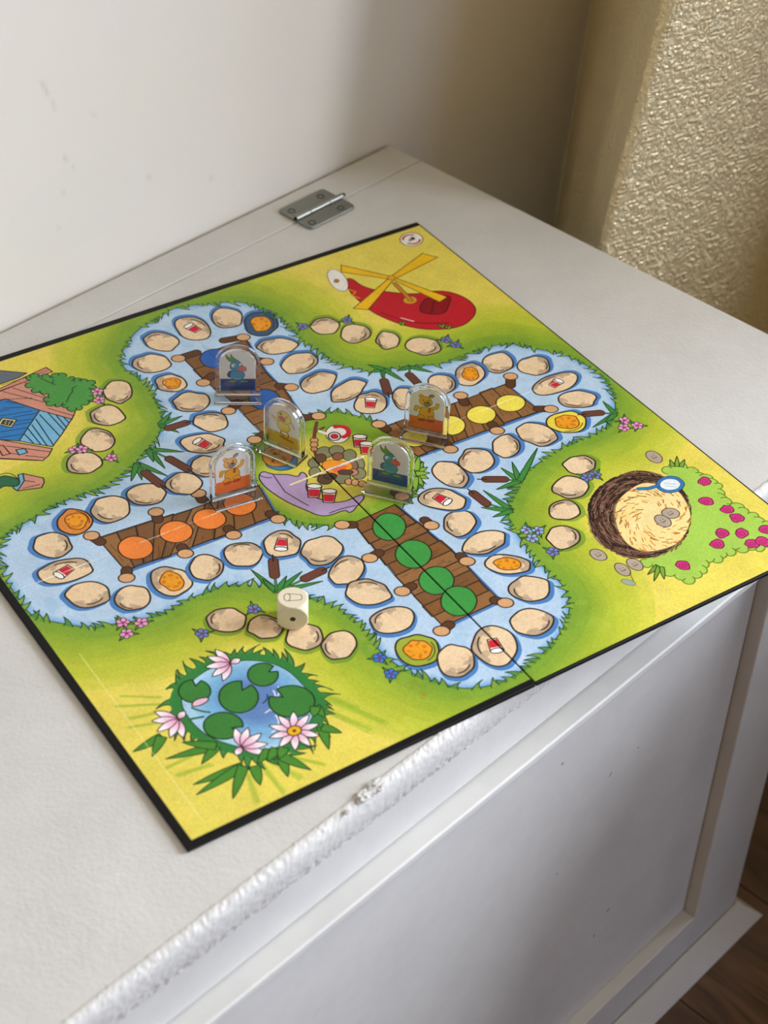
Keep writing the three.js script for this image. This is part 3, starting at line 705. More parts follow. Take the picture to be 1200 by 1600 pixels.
  blade(120.3,-100.3,121.4,-105.6,1.6,'#93b32a');blade(120.3,-100.3,125.3,-103.3,1.6,'#93b32a');
  blade(143.2,-81.5,144.4,-86.7,1.6,'#93b32a');blade(143.2,-81.5,148.3,-84.4,1.6,'#93b32a');
  blade(140.5,-84.8,141.7,-90.1,1.6,'#93b32a');blade(140.5,-84.8,145.6,-87.7,1.6,'#93b32a');
  badge(183.9,-182.9,8.8,7.8,2.44);
  // black binding that shows beside the sheet, thick behind and on the left, thin on the right
  c.fillStyle = '#0a0b0b';
  c.fillRect(-201, -201, 402, 6); c.fillRect(-201, -201, 5, 402); c.fillRect(-201, 196, 201.4, 6); c.fillRect(0, 198.6, 202, 4); c.fillRect(198.9, -201, 3, 402);
  // worn paper along the folds
  const worn = (x0, y0, x1, y1, n) => { for (let i = 0; i < n; i++) { const t = rnd(), q = rr(0.01, 0.07), x = x0 + (x1 - x0) * t, y = y0 + (y1 - y0) * t; c.globalAlpha = rr(0.2, 0.75); line([x + rr(-0.4, 0.4), y + rr(-0.4, 0.4), x + (x1 - x0) * q + rr(-0.4, 0.4), y + (y1 - y0) * q + rr(-0.4, 0.4)], rr(0.2, 0.8), ['#f4f0e4', '#e8e2d2', '#cfc8b8'][i % 3]); c.globalAlpha = 1; } };
  worn(-195, 0, -60, 0, 26); worn(-22, 0, 20, 0, 40); for (let i = 0; i < 50; i++) line([rr(-2, 24), rr(-0.5, 0.5), rr(-2, 26), rr(-0.5, 0.5)], rr(0.3, 1.1), ['#e9e7e2', '#c4c2be', '#9d9a96'][i % 3]); line([0, -1, -0.3, -9, 0.2, -15], 0.9, '#15120f'); line([-24, 0.2, -3, 0], 1.4, '#efe6a8'); worn(20, 0, 195, 0, 22); worn(0, -195, 0, -60, 16); worn(0, -10, 0, 6, 8);
  c.globalAlpha = 0.4; line([-186, 60, -186, 190], 0.8, '#f6efae'); line([186, 20, 186, -20], 0.5, '#f6efae'); c.globalAlpha = 1;      // the inner edge of the glued sheet
  for (let i = 0; i < 12; i++) { oval(-52 + rr(-6, 6), 190 - 18 + rr(-6, 6), rr(0.3, 1), rr(0.3, 0.7), rr(0, 3)); paint('#b9721e', 0.55); }
  // paper grain and ink mottle
  const img = c.getImageData(0, 0, SIZE, SIZE), d = img.data, grain = periodic(512, 21), cloud = periodic(40, 22), fine = periodic(1024, 23);
  for (let y = 0; y < SIZE; y++) for (let x = 0; x < SIZE; x++) {
    const o = (y * SIZE + x) * 4, k = 1 + 0.035 * grain(x / SIZE, y / SIZE) + 0.025 * cloud(x / SIZE, y / SIZE) + 0.03 * fine(x / SIZE, y / SIZE);
    d[o] *= k; d[o + 1] *= k; d[o + 2] *= k;
  }
  c.putImageData(img, 0, 0);
  const t = new THREE.CanvasTexture(canvas); t.colorSpace = THREE.SRGBColorSpace; t.anisotropy = 8;
  return t;
}

// ---------------------------------------------------------------- the room
const ROOM = { x0: -2.8, x1: 1.2, z1: 3.6, h: 2.5, t: 0.12 };
function wallMap() {                                                   // cream emulsion with a few scuffs, the whole wall in one sheet
  const W = 2048, H = 1024, canvas = document.createElement('canvas'); canvas.width = W; canvas.height = H;
  const c = canvas.getContext('2d'), X = (x) => (x - ROOM.x0 + ROOM.t) / (ROOM.x1 - ROOM.x0 + 2 * ROOM.t) * W, Y = (y) => (1 - y / ROOM.h) * H;
  c.fillStyle = '#ebe7dd'; c.fillRect(0, 0, W, H);
  for (let i = 0; i < 1600; i++) { c.globalAlpha = 0.05; c.fillStyle = rnd() < 0.5 ? '#f4f1e9' : '#ded9cd'; c.beginPath(); c.ellipse(rr(0, W), rr(0, H), rr(4, 40), rr(4, 30), 0, 0, TAU); c.fill(); }
  c.lineCap = 'round';
  const scuff = (x0, y0, x1, y1, w, a, col = '#8d8273') => { c.globalAlpha = a * 0.45; c.strokeStyle = col; c.lineWidth = w; c.beginPath(); c.moveTo(X(x0), Y(y0)); c.lineTo(X(x1), Y(y1)); c.stroke(); c.globalAlpha = 1; };
  scuff(-0.303, 0.613, -0.2992, 0.6035, 0.8, 0.55); scuff(-0.2968, 0.599, -0.295, 0.592, 0.7, 0.4); scuff(-0.2678, 0.58, -0.265, 0.576, 0.7, 0.35);
  scuff(-0.2914, 0.559, -0.2905, 0.556, 1, 0.5); scuff(-0.2858, 0.551, -0.2855, 0.549, 0.8, 0.35); scuff(-0.2268, 0.52, -0.2262, 0.518, 1, 0.45); scuff(-0.1731, 0.4984, -0.1729, 0.497, 1, 0.5);
  scuff(-0.2949, 0.5355, -0.2947, 0.534, 1, 0.45); scuff(-0.3014, 0.5128, -0.301, 0.5115, 1, 0.4);
  const t = new THREE.CanvasTexture(canvas); t.colorSpace = THREE.SRGBColorSpace; return t;
}
const wallGeo = new THREE.BoxGeometry(ROOM.x1 - ROOM.x0 + 2 * ROOM.t, ROOM.h, ROOM.t);
wallGeo.translate((ROOM.x0 + ROOM.x1) / 2, ROOM.h / 2, -ROOM.t / 2);
structure('wall_back', wallGeo, std({ map: wallMap(), roughness: 0.75 }));
const plaster = std({ color: '#cdbd9a', roughness: 0.8 }), unseenWall = std({ color: '#97794f', roughness: 0.85 });   // unseen walls, coloured tan to keep the bounced light low and warm
function wallWithWindow(name, span, make, win) {                       // four blocks round an opening
  const g = [make(span[0], win[0], 0, ROOM.h), make(win[1], span[1], 0, ROOM.h), make(win[0], win[1], 0, win[2]), make(win[0], win[1], win[3], ROOM.h)];
  return structure(name, mergeGeometries(g), unseenWall);
}
wallWithWindow('wall_right', [0, ROOM.z1], (a, b, y0, y1) => box(ROOM.x1, ROOM.x1 + ROOM.t, y0, y1, a, b, 0), [WIN.z0, WIN.z1, WIN.y0, WIN.y1]);
wallWithWindow('wall_front', [ROOM.x0 - ROOM.t, ROOM.x1 + ROOM.t], (a, b, y0, y1) => box(a, b, y0, y1, ROOM.z1, ROOM.z1 + ROOM.t, 0), [WIN2.x0, WIN2.x1, WIN2.y0, WIN2.y1]);
structure('wall_left', box(ROOM.x0 - ROOM.t, ROOM.x0, 0, ROOM.h, 0, ROOM.z1, 0), unseenWall);
structure('ceiling', box(ROOM.x0 - ROOM.t, ROOM.x1 + ROOM.t, ROOM.h, ROOM.h + 0.1, -ROOM.t, ROOM.z1 + ROOM.t, 0), MAT.ceiling);
function windowUnit(name, make, span, y0, y1) {                        // frame with a mullion, and its panes
  const w = 0.05, mid = (span[0] + span[1]) / 2;
  const f = structure(name, mergeGeometries([make(span[0], span[1], y0, y0 + w, 1), make(span[0], span[1], y1 - w, y1, 1), make(span[0], span[0] + w, y0 + w, y1 - w, 1), make(span[1] - w, span[1], y0 + w, y1 - w, 1), make(mid - w / 2, mid + w / 2, y0 + w, y1 - w, 1)]), MAT.frame);
  for (const [a, b] of [[span[0] + w, mid - w / 2], [mid + w / 2, span[1] - w]]) mesh('window_pane', make(a, b, y0 + w, y1 - w, 0), MAT.glass, f);
}
windowUnit('unseen_window_1', (a, b, y0, y1, thick) => box(ROOM.x1 + (thick ? 0.05 : 0.066), ROOM.x1 + (thick ? 0.09 : 0.07), y0, y1, a, b, 0), [WIN.z0, WIN.z1], WIN.y0, WIN.y1);
windowUnit('unseen_window_2', (a, b, y0, y1, thick) => box(a, b, y0, y1, ROOM.z1 + (thick ? 0.05 : 0.066), ROOM.z1 + (thick ? 0.09 : 0.07), 0), [WIN2.x0, WIN2.x1], WIN2.y0, WIN2.y1);

// brown oak floor: boards that run away from the back wall
const floorBase = structure('floor', box(ROOM.x0 - ROOM.t, ROOM.x1 + ROOM.t, -0.1, -0.0135, -ROOM.t, ROOM.z1 + ROOM.t, 0), std({ color: '#1d130d', roughness: 0.9 }));
const pW = periodic(90, 31), pV = periodic(7, 32), pU = periodic(28, 33);
const oak = [0, 1, 2].map((k) => grainTexture(512, (u, v) => {
  const bend = 0.014 * pV(u, v + k * 0.3), g = pW(u * 0.9 + bend, v * 0.07), h = pU(u + bend * 2, v * 0.15 + k * 0.37), l = Math.pow(Math.abs(pW(u + bend, v * 0.11 + 0.4)), 3);
  const s = 0.78 + 0.1 * g + 0.13 * h - 0.22 * l + 0.05 * (k - 1);
  return [124 * s, 93 * s, 71 * s];
}, 0.36, true));
const oakMat = oak.map((t) => std({ map: t, roughness: 0.5 }));
const plankGeo = [1.15, 0.8].map((l) => box(-0.0587, 0.0587, -0.0135, 0, 0, l - 0.0012, 0.0012));
let col = 0;
for (let x = -0.089 - 0.118 * 19; x < ROOM.x1 + 0.05; x += 0.118, col++) {
  let z = -0.118 * (col * 3 % 7) * 0.9, i = 0;
  while (z < ROOM.z1) {
    const k = (col + i) % 2, m = mesh('plank', plankGeo[k], oakMat[(col * 2 + i) % 3], floorBase);
    m.position.set(x, 0, z); z += [1.15, 0.8][k]; i++;
  }
}

// the curtain gathered in the corner beside the chest: one broad fold, leaning a little
{
  const y0 = 0.03, y1 = 2.2, O = [0.2, y0, 0.16], N = 220, R = 110, pos = [], uv = [], idx = [];
  const path = [[0.238, 0.0006, 0.09], [0.23, 0.005, 0.09], [0.21, 0.021, 0.1], [0.17, 0.057, 0.13], [0.12, 0.107, 0.17], [0.075, 0.151, 0.2], [0.0515, 0.1735, 0.212], [0.0462, 0.179, 0.215], [0.0462, 0.1835, 0.215], [0.053, 0.1872, 0.214], [0.085, 0.197, 0.21], [0.14, 0.211, 0.195], [0.2, 0.222, 0.18], [0.25, 0.2215, 0.16], [0.29, 0.24, 0.14], [0.305, 0.29, 0.12], [0.31, 0.36, 0.1], [0.32, 0.46, 0.08], [0.338, 0.53, 0.05]];  // last points run forward out of view, placed to shade the lid's right end
  const curve = new THREE.CatmullRomCurve3(path.map(([x, z, l]) => new THREE.Vector3(x, l, z)), false, 'centripetal'), len = curve.getLength();
  for (let j = 0; j <= R; j++) {
    const y = y0 + (y1 - y0) * j / R;
    for (let i = 0; i <= N; i++) {
      const t = i / N, p = curve.getPointAt(t), sway = 0.0022 * n2(t * 9, y * 3.1) * Math.min(1, t * 7);
      pos.push(p.x + p.y * 0.35 * Math.tanh((y - 0.5) / 0.35) + sway * 0.6 - O[0], y - O[1], p.z + sway - O[2]);
      uv.push(t * len, y);
    }
  }
  for (let j = 0; j < R; j++) for (let i = 0; i < N; i++) { const a = j * (N + 1) + i, b = a + 1, c = a + N + 1, d = c + 1; idx.push(a, b, c, b, d, c); }
  const g = new THREE.BufferGeometry();
  g.setAttribute('position', new THREE.Float32BufferAttribute(pos, 3)); g.setAttribute('uv', new THREE.Float32BufferAttribute(uv, 2)); g.setIndex(idx); g.computeVertexNormals();
  const t = thing('curtain', 'beige gold curtain with a crinkled surface, hanging beside the far end of the white chest', 'curtain', O);
  mesh('fabric', g, MAT.curtain, t);
  const rail = new THREE.CylinderGeometry(0.009, 0.009, 0.5, 16); rail.rotateZ(Math.PI / 2); rail.translate(0.33 - O[0], 2.215 - O[1], 0.2 - O[2]);
  mesh('curtain_rail', rail, MAT.steel, t);
}

// ---------------------------------------------------------------- the white chest
const TOP = 0.4596;
{
  const O = [-0.6, 0, 0.2], chest = thing('toy_chest', 'white painted wooden chest with hinged lid and framed front, under the game board', 'chest', O);
  const put = (name, g, m, parent = chest) => { g.translate(-O[0], -O[1], -O[2]); return mesh(name, g, m, parent); };
  put('lid', box(-1.2, 0, TOP - 0.0215, TOP, 0.0354, 0.4287, 0.0005), MAT.lid);
  put('back_strip', box(-1.2, 0, TOP - 0.0215, TOP, 0.0035, 0.0344, 0.0012), MAT.lid);
  // the lid's front edge: a thick, rough bead of filler and paint
  {
    const N = 1400, knots = [[0.4275, -0.0014], [0.428, 0.0001], [0.4292, 0.0005], [0.4308, 0.0001], [0.4324, -0.0012], [0.4337, -0.0035], [0.4343, -0.0066], [0.4345, -0.01], [0.4343, -0.0135], [0.4338, -0.0172], [0.4332, -0.0203], [0.4318, -0.0216], [0.429, -0.0214], [0.4275, -0.0205]];
    const prof = new THREE.CatmullRomCurve3(knots.map(([z, y]) => new THREE.Vector3(0, y, z)), false, 'centripetal').getSpacedPoints(36).map((p) => [p.z, p.y]), M = prof.length, pos = [], idx = [];
    for (let i = 0; i <= N; i++) {
      const x = -1.2 + 1.2 * i / N;
      for (let j = 0; j < M; j++) {
        const [z, y] = prof[j], q = j / (M - 1), on = Math.min(1, j / 3, (M - 1 - j) / 3), rough = on * (q < 0.2 ? 0.0003 : q > 0.62 ? 0.0007 : 0.00024), s = q * 0.034;
        const a = n3(x * 420, s * 420, 1) * 0.6 + n3(x * 130, s * 130, 5) * 0.3 + n3(x * 950, s * 950, 9) * 0.5, b = n3(x * 300, s * 300, 20);
        pos.push(x, TOP + y + rough * (q < 0.5 ? a : 0.3 * a) - (q > 0.6 ? rough * 0.9 * b : 0), z + rough * (q < 0.2 ? 1.6 * b : a));
      }
    }
    for (let i = 0; i < N; i++) for (let j = 0; j < M; j++) { const k = (j + 1) % M, a = i * M + j, b = i * M + k, c = a + M, d = b + M; idx.push(a, b, c, b, d, c); }
    const g = new THREE.BufferGeometry(); g.setAttribute('position', new THREE.Float32BufferAttribute(pos, 3)); g.setIndex(idx); g.computeVertexNormals();
    put('lid_edge', metreUV(g), MAT.paint).userData.label = 'thick rough white paint along the front edge';
  }
  for (const [x, z, s] of [[-0.4645, 0.431, 0.0042], [-0.4555, 0.4308, 0.005], [-0.4605, 0.4315, 0.0022], [-0.4765, 0.4325, 0.0018]]) {
    const g = new THREE.IcosahedronGeometry(s, 3), p = g.attributes.position;
    for (let i = 0; i < p.count; i++) { const k = 1 + 0.35 * n3(p.getX(i) * 420 + x * 90, p.getY(i) * 420, p.getZ(i) * 420); p.setXYZ(i, p.getX(i) * k, p.getY(i) * k * 0.4, p.getZ(i) * k * 0.75); }
    g.computeVertexNormals(); g.translate(x, TOP + 0.0008, z);
    put('paint_flake', g, MAT.paint);
  }
  put('top_rail', box(-1.14, -0.0605, 0.4079, TOP - 0.022, 0.405, 0.4322, 0.0008), MAT.paint);
  put('ledge', box(-1.14, -0.0605, 0.4003, 0.4066, 0.4, 0.4447, 0.0016), MAT.paint);
  put('front_panel', box(-1.078, -0.1215, 0.057, 0.4, 0.422, 0.4345, 0.0008), MAT.paint);
  put('stile', box(-0.1205, -0.0605, 0.0005, 0.3984, 0.4225, 0.4445, 0.0012), MAT.paint);
  put('stile', box(-1.14, -1.079, 0.0005, 0.3984, 0.4225, 0.4445, 0.0012), MAT.paint);
  put('bottom_rail', box(-1.079, -0.1205, 0.0005, 0.0563, 0.4225, 0.4445, 0.001), MAT.paint);
  put('inner_board', box(-1.12, -0.08, 0.03, 0.4, 0.41, 0.4215, 0), MAT.paint);
  put('side_panel', box(-0.0825, -0.0605, 0.0005, TOP - 0.022, 0.02, 0.4222, 0.001), MAT.paint);
  put('side_panel', box(-1.14, -1.118, 0.0005, TOP - 0.022, 0.02, 0.4222, 0.001), MAT.paint);
  put('back_panel', box(-1.118, -0.0825, 0.0005, TOP - 0.022, 0.02, 0.034, 0), MAT.paint);
  const wedge = (p) => {                                               // eight corners: bottom ring, then top ring
    const f = [[0, 2, 1], [0, 3, 2], [4, 5, 6], [4, 6, 7]]; for (let i = 0; i < 4; i++) { const j = (i + 1) % 4; f.push([i, j, j + 4], [i, j + 4, i + 4]); }
    const g = new THREE.BufferGeometry(); g.setAttribute('position', new THREE.Float32BufferAttribute(f.flatMap((t) => t.flatMap((k) => p[k])), 3)); g.computeVertexNormals(); return metreUV(g);
  };
  const zi = 0.4453, xi = -0.0597, zo = 0.4607, xo = -0.0418;
  put('skirting', wedge([[-1.16, 0.0005, zo], [xo, 0.0005, zo], [xi, 0.0005, zi], [-1.14, 0.0005, zi], [-1.142, 0.0175, zi + 0.0022], [xi + 0.0022, 0.0175, zi + 0.0022], [xi, 0.0178, zi], [-1.14, 0.0178, zi]]), MAT.paint);
  put('skirting', wedge([[xo, 0.0005, zo], [xo, 0.0005, 0.02], [xi, 0.0005, 0.02], [xi, 0.0005, zi], [xi + 0.0022, 0.0175, zi + 0.0022], [xi + 0.0022, 0.0175, 0.02], [xi, 0.0178, 0.02], [xi, 0.0178, zi]]), MAT.paint);
  // marks on the front
  const mark = std({ color: '#8d8f98', roughness: 0.7 });
  for (const [x, y, w, h, r] of [[-0.3052, 0.3605, 0.0022, 0.0013, 0.8], [-0.2527, 0.3095, 0.0034, 0.0007, 0.9], [-0.2267, 0.313, 0.0016, 0.0008, 0.2], [-0.2272, 0.155, 0.0045, 0.0013, -0.1], [-0.2392, 0.1387, 0.0035, 0.0009, 1.4], [-0.2944, 0.2532, 0.0014, 0.0009, 0.2]]) {
    const g = new THREE.CylinderGeometry(1, 1, 1, 10); g.rotateX(Math.PI / 2); g.scale(w / 2, h / 2, 0.0003); g.rotateZ(r); g.translate(x, y, 0.43455); put('scuff', g, mark);
  }
  // zinc butt hinge over the joint
  const H = new THREE.Group(); H.name = 'hinge'; H.position.set(-0.105 - O[0], TOP - O[1], 0.0345 - O[2]); chest.add(H); H.userData.label = 'zinc butt hinge with four countersunk screws';
  const leaf = (z0, z1) => { const s = new THREE.Shape(), x0 = -0.0218, x1 = 0.0215, r = 0.003, far = Math.abs(z0) > Math.abs(z1) ? z0 : z1, near = far === z0 ? z1 : z0, q = far > near ? -r : r; s.moveTo(x0, -near); s.lineTo(x1, -near); s.lineTo(x1, -far - q); s.quadraticCurveTo(x1, -far, x1 - r, -far); s.lineTo(x0 + r, -far); s.quadraticCurveTo(x0, -far, x0, -far - q); const g = new THREE.ExtrudeGeometry(s, { depth: 0.0007, bevelEnabled: true, bevelThickness: 0.0006, bevelSize: 0.0006, bevelSegments: 2, curveSegments: 5 }); g.rotateX(-Math.PI / 2); g.translate(0, 0.0007, 0); return metreUV(g); };
  mesh('leaf', leaf(-0.0177, -0.0024), MAT.zinc, H); mesh('leaf', leaf(0.0024, 0.0147), MAT.zinc, H);
  for (const [a, b] of [[-0.0215, -0.0085], [-0.008, 0.0102], [0.0107, 0.0236]]) { const g = new THREE.CylinderGeometry(0.0021, 0.0021, b - a, 20); g.rotateZ(Math.PI / 2); g.translate((a + b) / 2, 0.0024, -0.0006); mesh('knuckle', g, MAT.zincBright, H); }
  { const g = new THREE.CylinderGeometry(0.0014, 0.0014, 0.0478, 14); g.rotateZ(Math.PI / 2); g.translate(0.0022, 0.0024, -0.0006); mesh('pin', g, MAT.screw, H); }
  for (const [x, z] of [[-0.0161, -0.0104], [0.0125, -0.0107], [0.0119, 0.0103], [-0.0165, 0.0104]]) {
    const g = new THREE.LatheGeometry([[0, 0.0004], [0.0012, 0.0004], [0.0016, 0.0010], [0.0022, 0.00225], [0.0027, 0.00225], [0.0027, 0.0018]].map(([a, b]) => new THREE.Vector2(a, b)), 20); g.translate(x, 0, z); mesh('screw', g, MAT.screw, H);
  }
}

// ---------------------------------------------------------------- an unseen cabinet, out of view, placed to shade the lower right of the chest's front
{
  const X0 = -0.01, X1 = 0.5, Z0 = 0.56, Z1 = 0.84, H = 0.5, O = [(X0 + X1) / 2, 0, (Z0 + Z1) / 2], t = thing('unseen_cabinet', 'unseen low grey cabinet with one door, out of view, placed to shade the chest front', 'cabinet', O);
  const put = (name, g, parent = t) => { g.translate(-O[0], -O[1], -O[2]); return mesh(name, g, MAT.cabinet, parent); };
  put('carcass', box(X0, X1, 0.06, H - 0.0205, Z0, Z1, 0.002)); put('top', box(X0 - 0.012, X1 + 0.01, H - 0.02, H, Z0 - 0.012, Z1 + 0.012, 0.003));
  for (const x of [X0 + 0.01, X1 - 0.035]) for (const z of [Z0 + 0.01, Z1 - 0.035]) put('leg', box(x, x + 0.025, 0.0003, 0.0595, z, z + 0.025, 0.002));
  const door = put('door', box(X0 - 0.0165, X0 - 0.0005, 0.08, H - 0.04, Z0 + 0.015, Z1 - 0.015, 0.002)), k = new THREE.SphereGeometry(0.011, 20, 14); k.translate(X0 - 0.026 - O[0], 0.3, Z0 + 0.04 - O[2]); mesh('knob', k, MAT.steel, door);
}

// ---------------------------------------------------------------- the game board
const BT = 0.462, BC = [-0.3066, 0.2463], YAW = 0.218656;
const onBoard = (u, v) => [BC[0] + (u * Math.cos(YAW) - v * Math.sin(YAW)) / 1000, BT, BC[1] + (u * Math.sin(YAW) + v * Math.cos(YAW)) / 1000];
{
  const print = std({ map: paintBoard(), roughness: 0.5, specularIntensity: 0.45 });
  const t = thing('game_board', 'square folding game board printed with stream, stepping stones and bridges, lying on white chest', 'game board', [BC[0], TOP, BC[1]], -YAW);
  const panel = (x0, x1, z0, z1, slitX) => {
    const h = BT - TOP, c = 0.0004, P = [], U = [], B = [], gap = 0.0004;
    if (slitX > 0) x1 -= gap; if (slitX < 0) x0 += gap;
    const top = [[x0 + c, z0 + c], [x1 - c, z0 + c], [x1 - c, z1 - c], [x0 + c, z1 - c]], rim = [[x0, z0], [x1, z0], [x1, z1], [x0, z1]];
    const quad = (a, b, d, e, uv) => { for (const p of [a, b, d, a, d, e]) { (uv ? P : B).push(...p); if (uv) U.push(0.5 + p[0] / 0.4, 0.5 - p[2] / 0.4); } };
    const T = (p) => [p[0], h, p[1]], Rm = (p) => [p[0], h - c * 0.6, p[1]], D = (p) => [p[0], 0.0003, p[1]];
    quad(T(top[0]), T(top[3]), T(top[2]), T(top[1]), 1);
    for (let i = 0; i < 4; i++) { const j = (i + 1) % 4; quad(Rm(rim[j]), Rm(rim[i]), T(top[i]), T(top[j]), 1); quad(D(rim[j]), D(rim[i]), Rm(rim[i]), Rm(rim[j])); }
    quad(D(rim[0]), D(rim[1]), D(rim[2]), D(rim[3]));
    const g = new THREE.BufferGeometry(), nT = P.length / 3;
    g.setAttribute('position', new THREE.Float32BufferAttribute([...P, ...B], 3));
    g.setAttribute('uv', new THREE.Float32BufferAttribute([...U, ...new Array(B.length / 3 * 2).fill(0)], 2));
    g.addGroup(0, nT, 0); g.addGroup(nT, B.length / 3, 1); g.computeVertexNormals();
    return g;
  };
  for (const [x0, x1, z0, z1, s] of [[-0.2, 0, -0.2, 0, 0], [0, 0.2, -0.2, 0, 0], [-0.2, 0, 0, 0.2, 1], [0, 0.2, 0, 0.2, -1]]) mesh('board_panel', panel(x0, x1, z0, z1, s), [print, MAT.black], t);
}

// ---------------------------------------------------------------- playing pieces: clear stands with a printed card
const cardMap = { bear: drawCard('bear'), bird: drawCard('bird'), chick: drawCard('chick') };
function drawCard(kind) {
  const W = 420, H = 600, canvas = document.createElement('canvas'); canvas.width = W; canvas.height = H;
  const c = canvas.getContext('2d'); c.lineJoin = c.lineCap = 'round';
  c.fillStyle = '#efedea'; c.fillRect(0, 0, W, H);
  c.fillStyle = { bear: '#e8742c', bird: '#1d4f94', chick: '#dcc024' }[kind]; c.fillRect(0, 430, W, 170);
  const O = (x, y, a, b, r, col, ink = '#5a3a12', w = 5) => { c.beginPath(); c.ellipse(x, y, a, b, r, 0, TAU); c.fillStyle = col; c.fill(); if (w) { c.strokeStyle = ink; c.lineWidth = w; c.stroke(); } };
  const L = (pts, w, col) => { c.strokeStyle = col; c.lineWidth = w; c.beginPath(); pts.forEach(([x, y], i) => c[i ? 'lineTo' : 'moveTo'](x, y)); c.stroke(); };
  if (kind === 'bear') {                                                // a plain yellow teddy
    const Y = '#eda92a';
    L([[150, 300], [80, 290], [72, 340]], 44, '#5a3a12'); L([[150, 300], [80, 290], [72, 340]], 35, Y);
    L([[250, 290], [320, 250], [330, 205]], 44, '#5a3a12'); L([[250, 290], [320, 250], [330, 205]], 35, Y);
    O(205, 365, 90, 95, 0.15, Y); O(140, 430, 42, 34, 0, Y); O(262, 428, 44, 34, 0, Y);
    O(150, 470, 46, 20, -0.1, '#c8322c'); O(255, 466, 46, 20, -0.1, '#c8322c');
    O(128, 120, 26, 22, -0.5, Y); O(252, 96, 34, 22, -0.5, '#a5733a'); O(188, 190, 78, 74, 0, Y);
    O(205, 222, 40, 34, 0, '#8b7f74', '#4a3a30'); O(212, 206, 16, 12, 0, '#2c2522', '#2c2522', 0);
    O(158, 178, 9, 10, 0, '#332515', '#332515', 0); O(222, 168, 9, 10, 0, '#332515', '#332515', 0);
    c.fillStyle = '#b8412a'; c.beginPath(); c.moveTo(222, 276); c.lineTo(252, 282); c.lineTo(244, 350); c.lineTo(216, 344); c.fill();
  } else if (kind === 'bird') {                                         // a plain blue parrot
    c.fillStyle = '#5aa03a'; c.strokeStyle = '#2c5a22'; c.lineWidth = 4;
    c.beginPath(); c.moveTo(150, 190); c.quadraticCurveTo(70, 150, 78, 60); c.quadraticCurveTo(110, 130, 135, 110); c.quadraticCurveTo(130, 80, 138, 62); c.quadraticCurveTo(160, 120, 240, 170); c.closePath(); c.fill(); c.stroke();
    O(130, 360, 40, 52, 0.4, '#256a94', '#143c54'); O(205, 370, 88, 84, 0, '#3b8fb4', '#143c54'); O(198, 245, 76, 78, 0, '#3b8fb4', '#143c54');
    O(165, 232, 27, 27, 0, '#f2f2ee', '#33566a', 3); O(250, 222, 22, 26, 0, '#f2f2ee', '#33566a', 3); O(174, 238, 10, 12, 0, '#161616', '', 0); O(256, 230, 9, 12, 0, '#161616', '', 0);
    c.fillStyle = '#e4645a'; c.strokeStyle = '#7a2a24'; c.beginPath(); c.moveTo(205, 262); c.quadraticCurveTo(270, 215, 312, 262); c.quadraticCurveTo(320, 300, 308, 312); c.quadraticCurveTo(250, 328, 212, 292); c.closePath(); c.fill(); c.stroke();
    O(150, 468, 44, 14, 0, '#7fa83a', '#3b5a1c', 3); O(285, 468, 48, 14, 0, '#7fa83a', '#3b5a1c', 3); L([[150, 415], [200, 432], [255, 420]], 6, '#8cc4dc');
  } else {                                                              // a plain yellow chick
    L([[185, 370], [165, 430], [210, 470]], 14, '#b0582c'); L([[235, 380], [275, 420], [262, 470]], 14, '#b0582c');
    O(200, 486, 56, 14, 0.1, '#c4682e', '#7a3a14', 3); O(285, 500, 58, 14, 0.1, '#c4682e', '#7a3a14', 3);
    c.fillStyle = '#f0d838'; c.strokeStyle = '#7a5a14'; c.lineWidth = 5;
    c.beginPath(); c.moveTo(130, 230); c.lineTo(40, 215); c.lineTo(80, 265); c.lineTo(150, 285); c.closePath(); c.fill(); c.stroke();
    c.beginPath(); c.moveTo(290, 250); c.lineTo(350, 300); c.lineTo(340, 240); c.lineTo(300, 190); c.closePath(); c.fill(); c.stroke();
    O(205, 320, 88, 78, 0.2, '#f0d838', '#7a5a14'); O(215, 185, 92, 88, 0, '#f0d838', '#7a5a14');
    O(168, 150, 14, 15, 0, '#8a4a1c', '#6a3a10', 3); O(250, 165, 12, 14, 0, '#e0b820', '#6a3a10', 3);
    c.fillStyle = '#d2602c'; c.beginPath(); c.moveTo(140, 200); c.quadraticCurveTo(165, 165, 225, 190); c.quadraticCurveTo(245, 250, 195, 252); c.quadraticCurveTo(150, 245, 140, 200); c.fill(); c.stroke();
  }
  const t = new THREE.CanvasTexture(canvas); t.colorSpace = THREE.SRGBColorSpace; return t;
}
const archShape = (w, y0, y1, r = w / 2) => { const s = new THREE.Shape(); s.moveTo(-w / 2, y0); s.lineTo(w / 2, y0); s.lineTo(w / 2, y1 - r); s.absellipse(0, y1 - r, w / 2, r, 0, Math.PI, false); s.lineTo(-w / 2, y0); return s; };
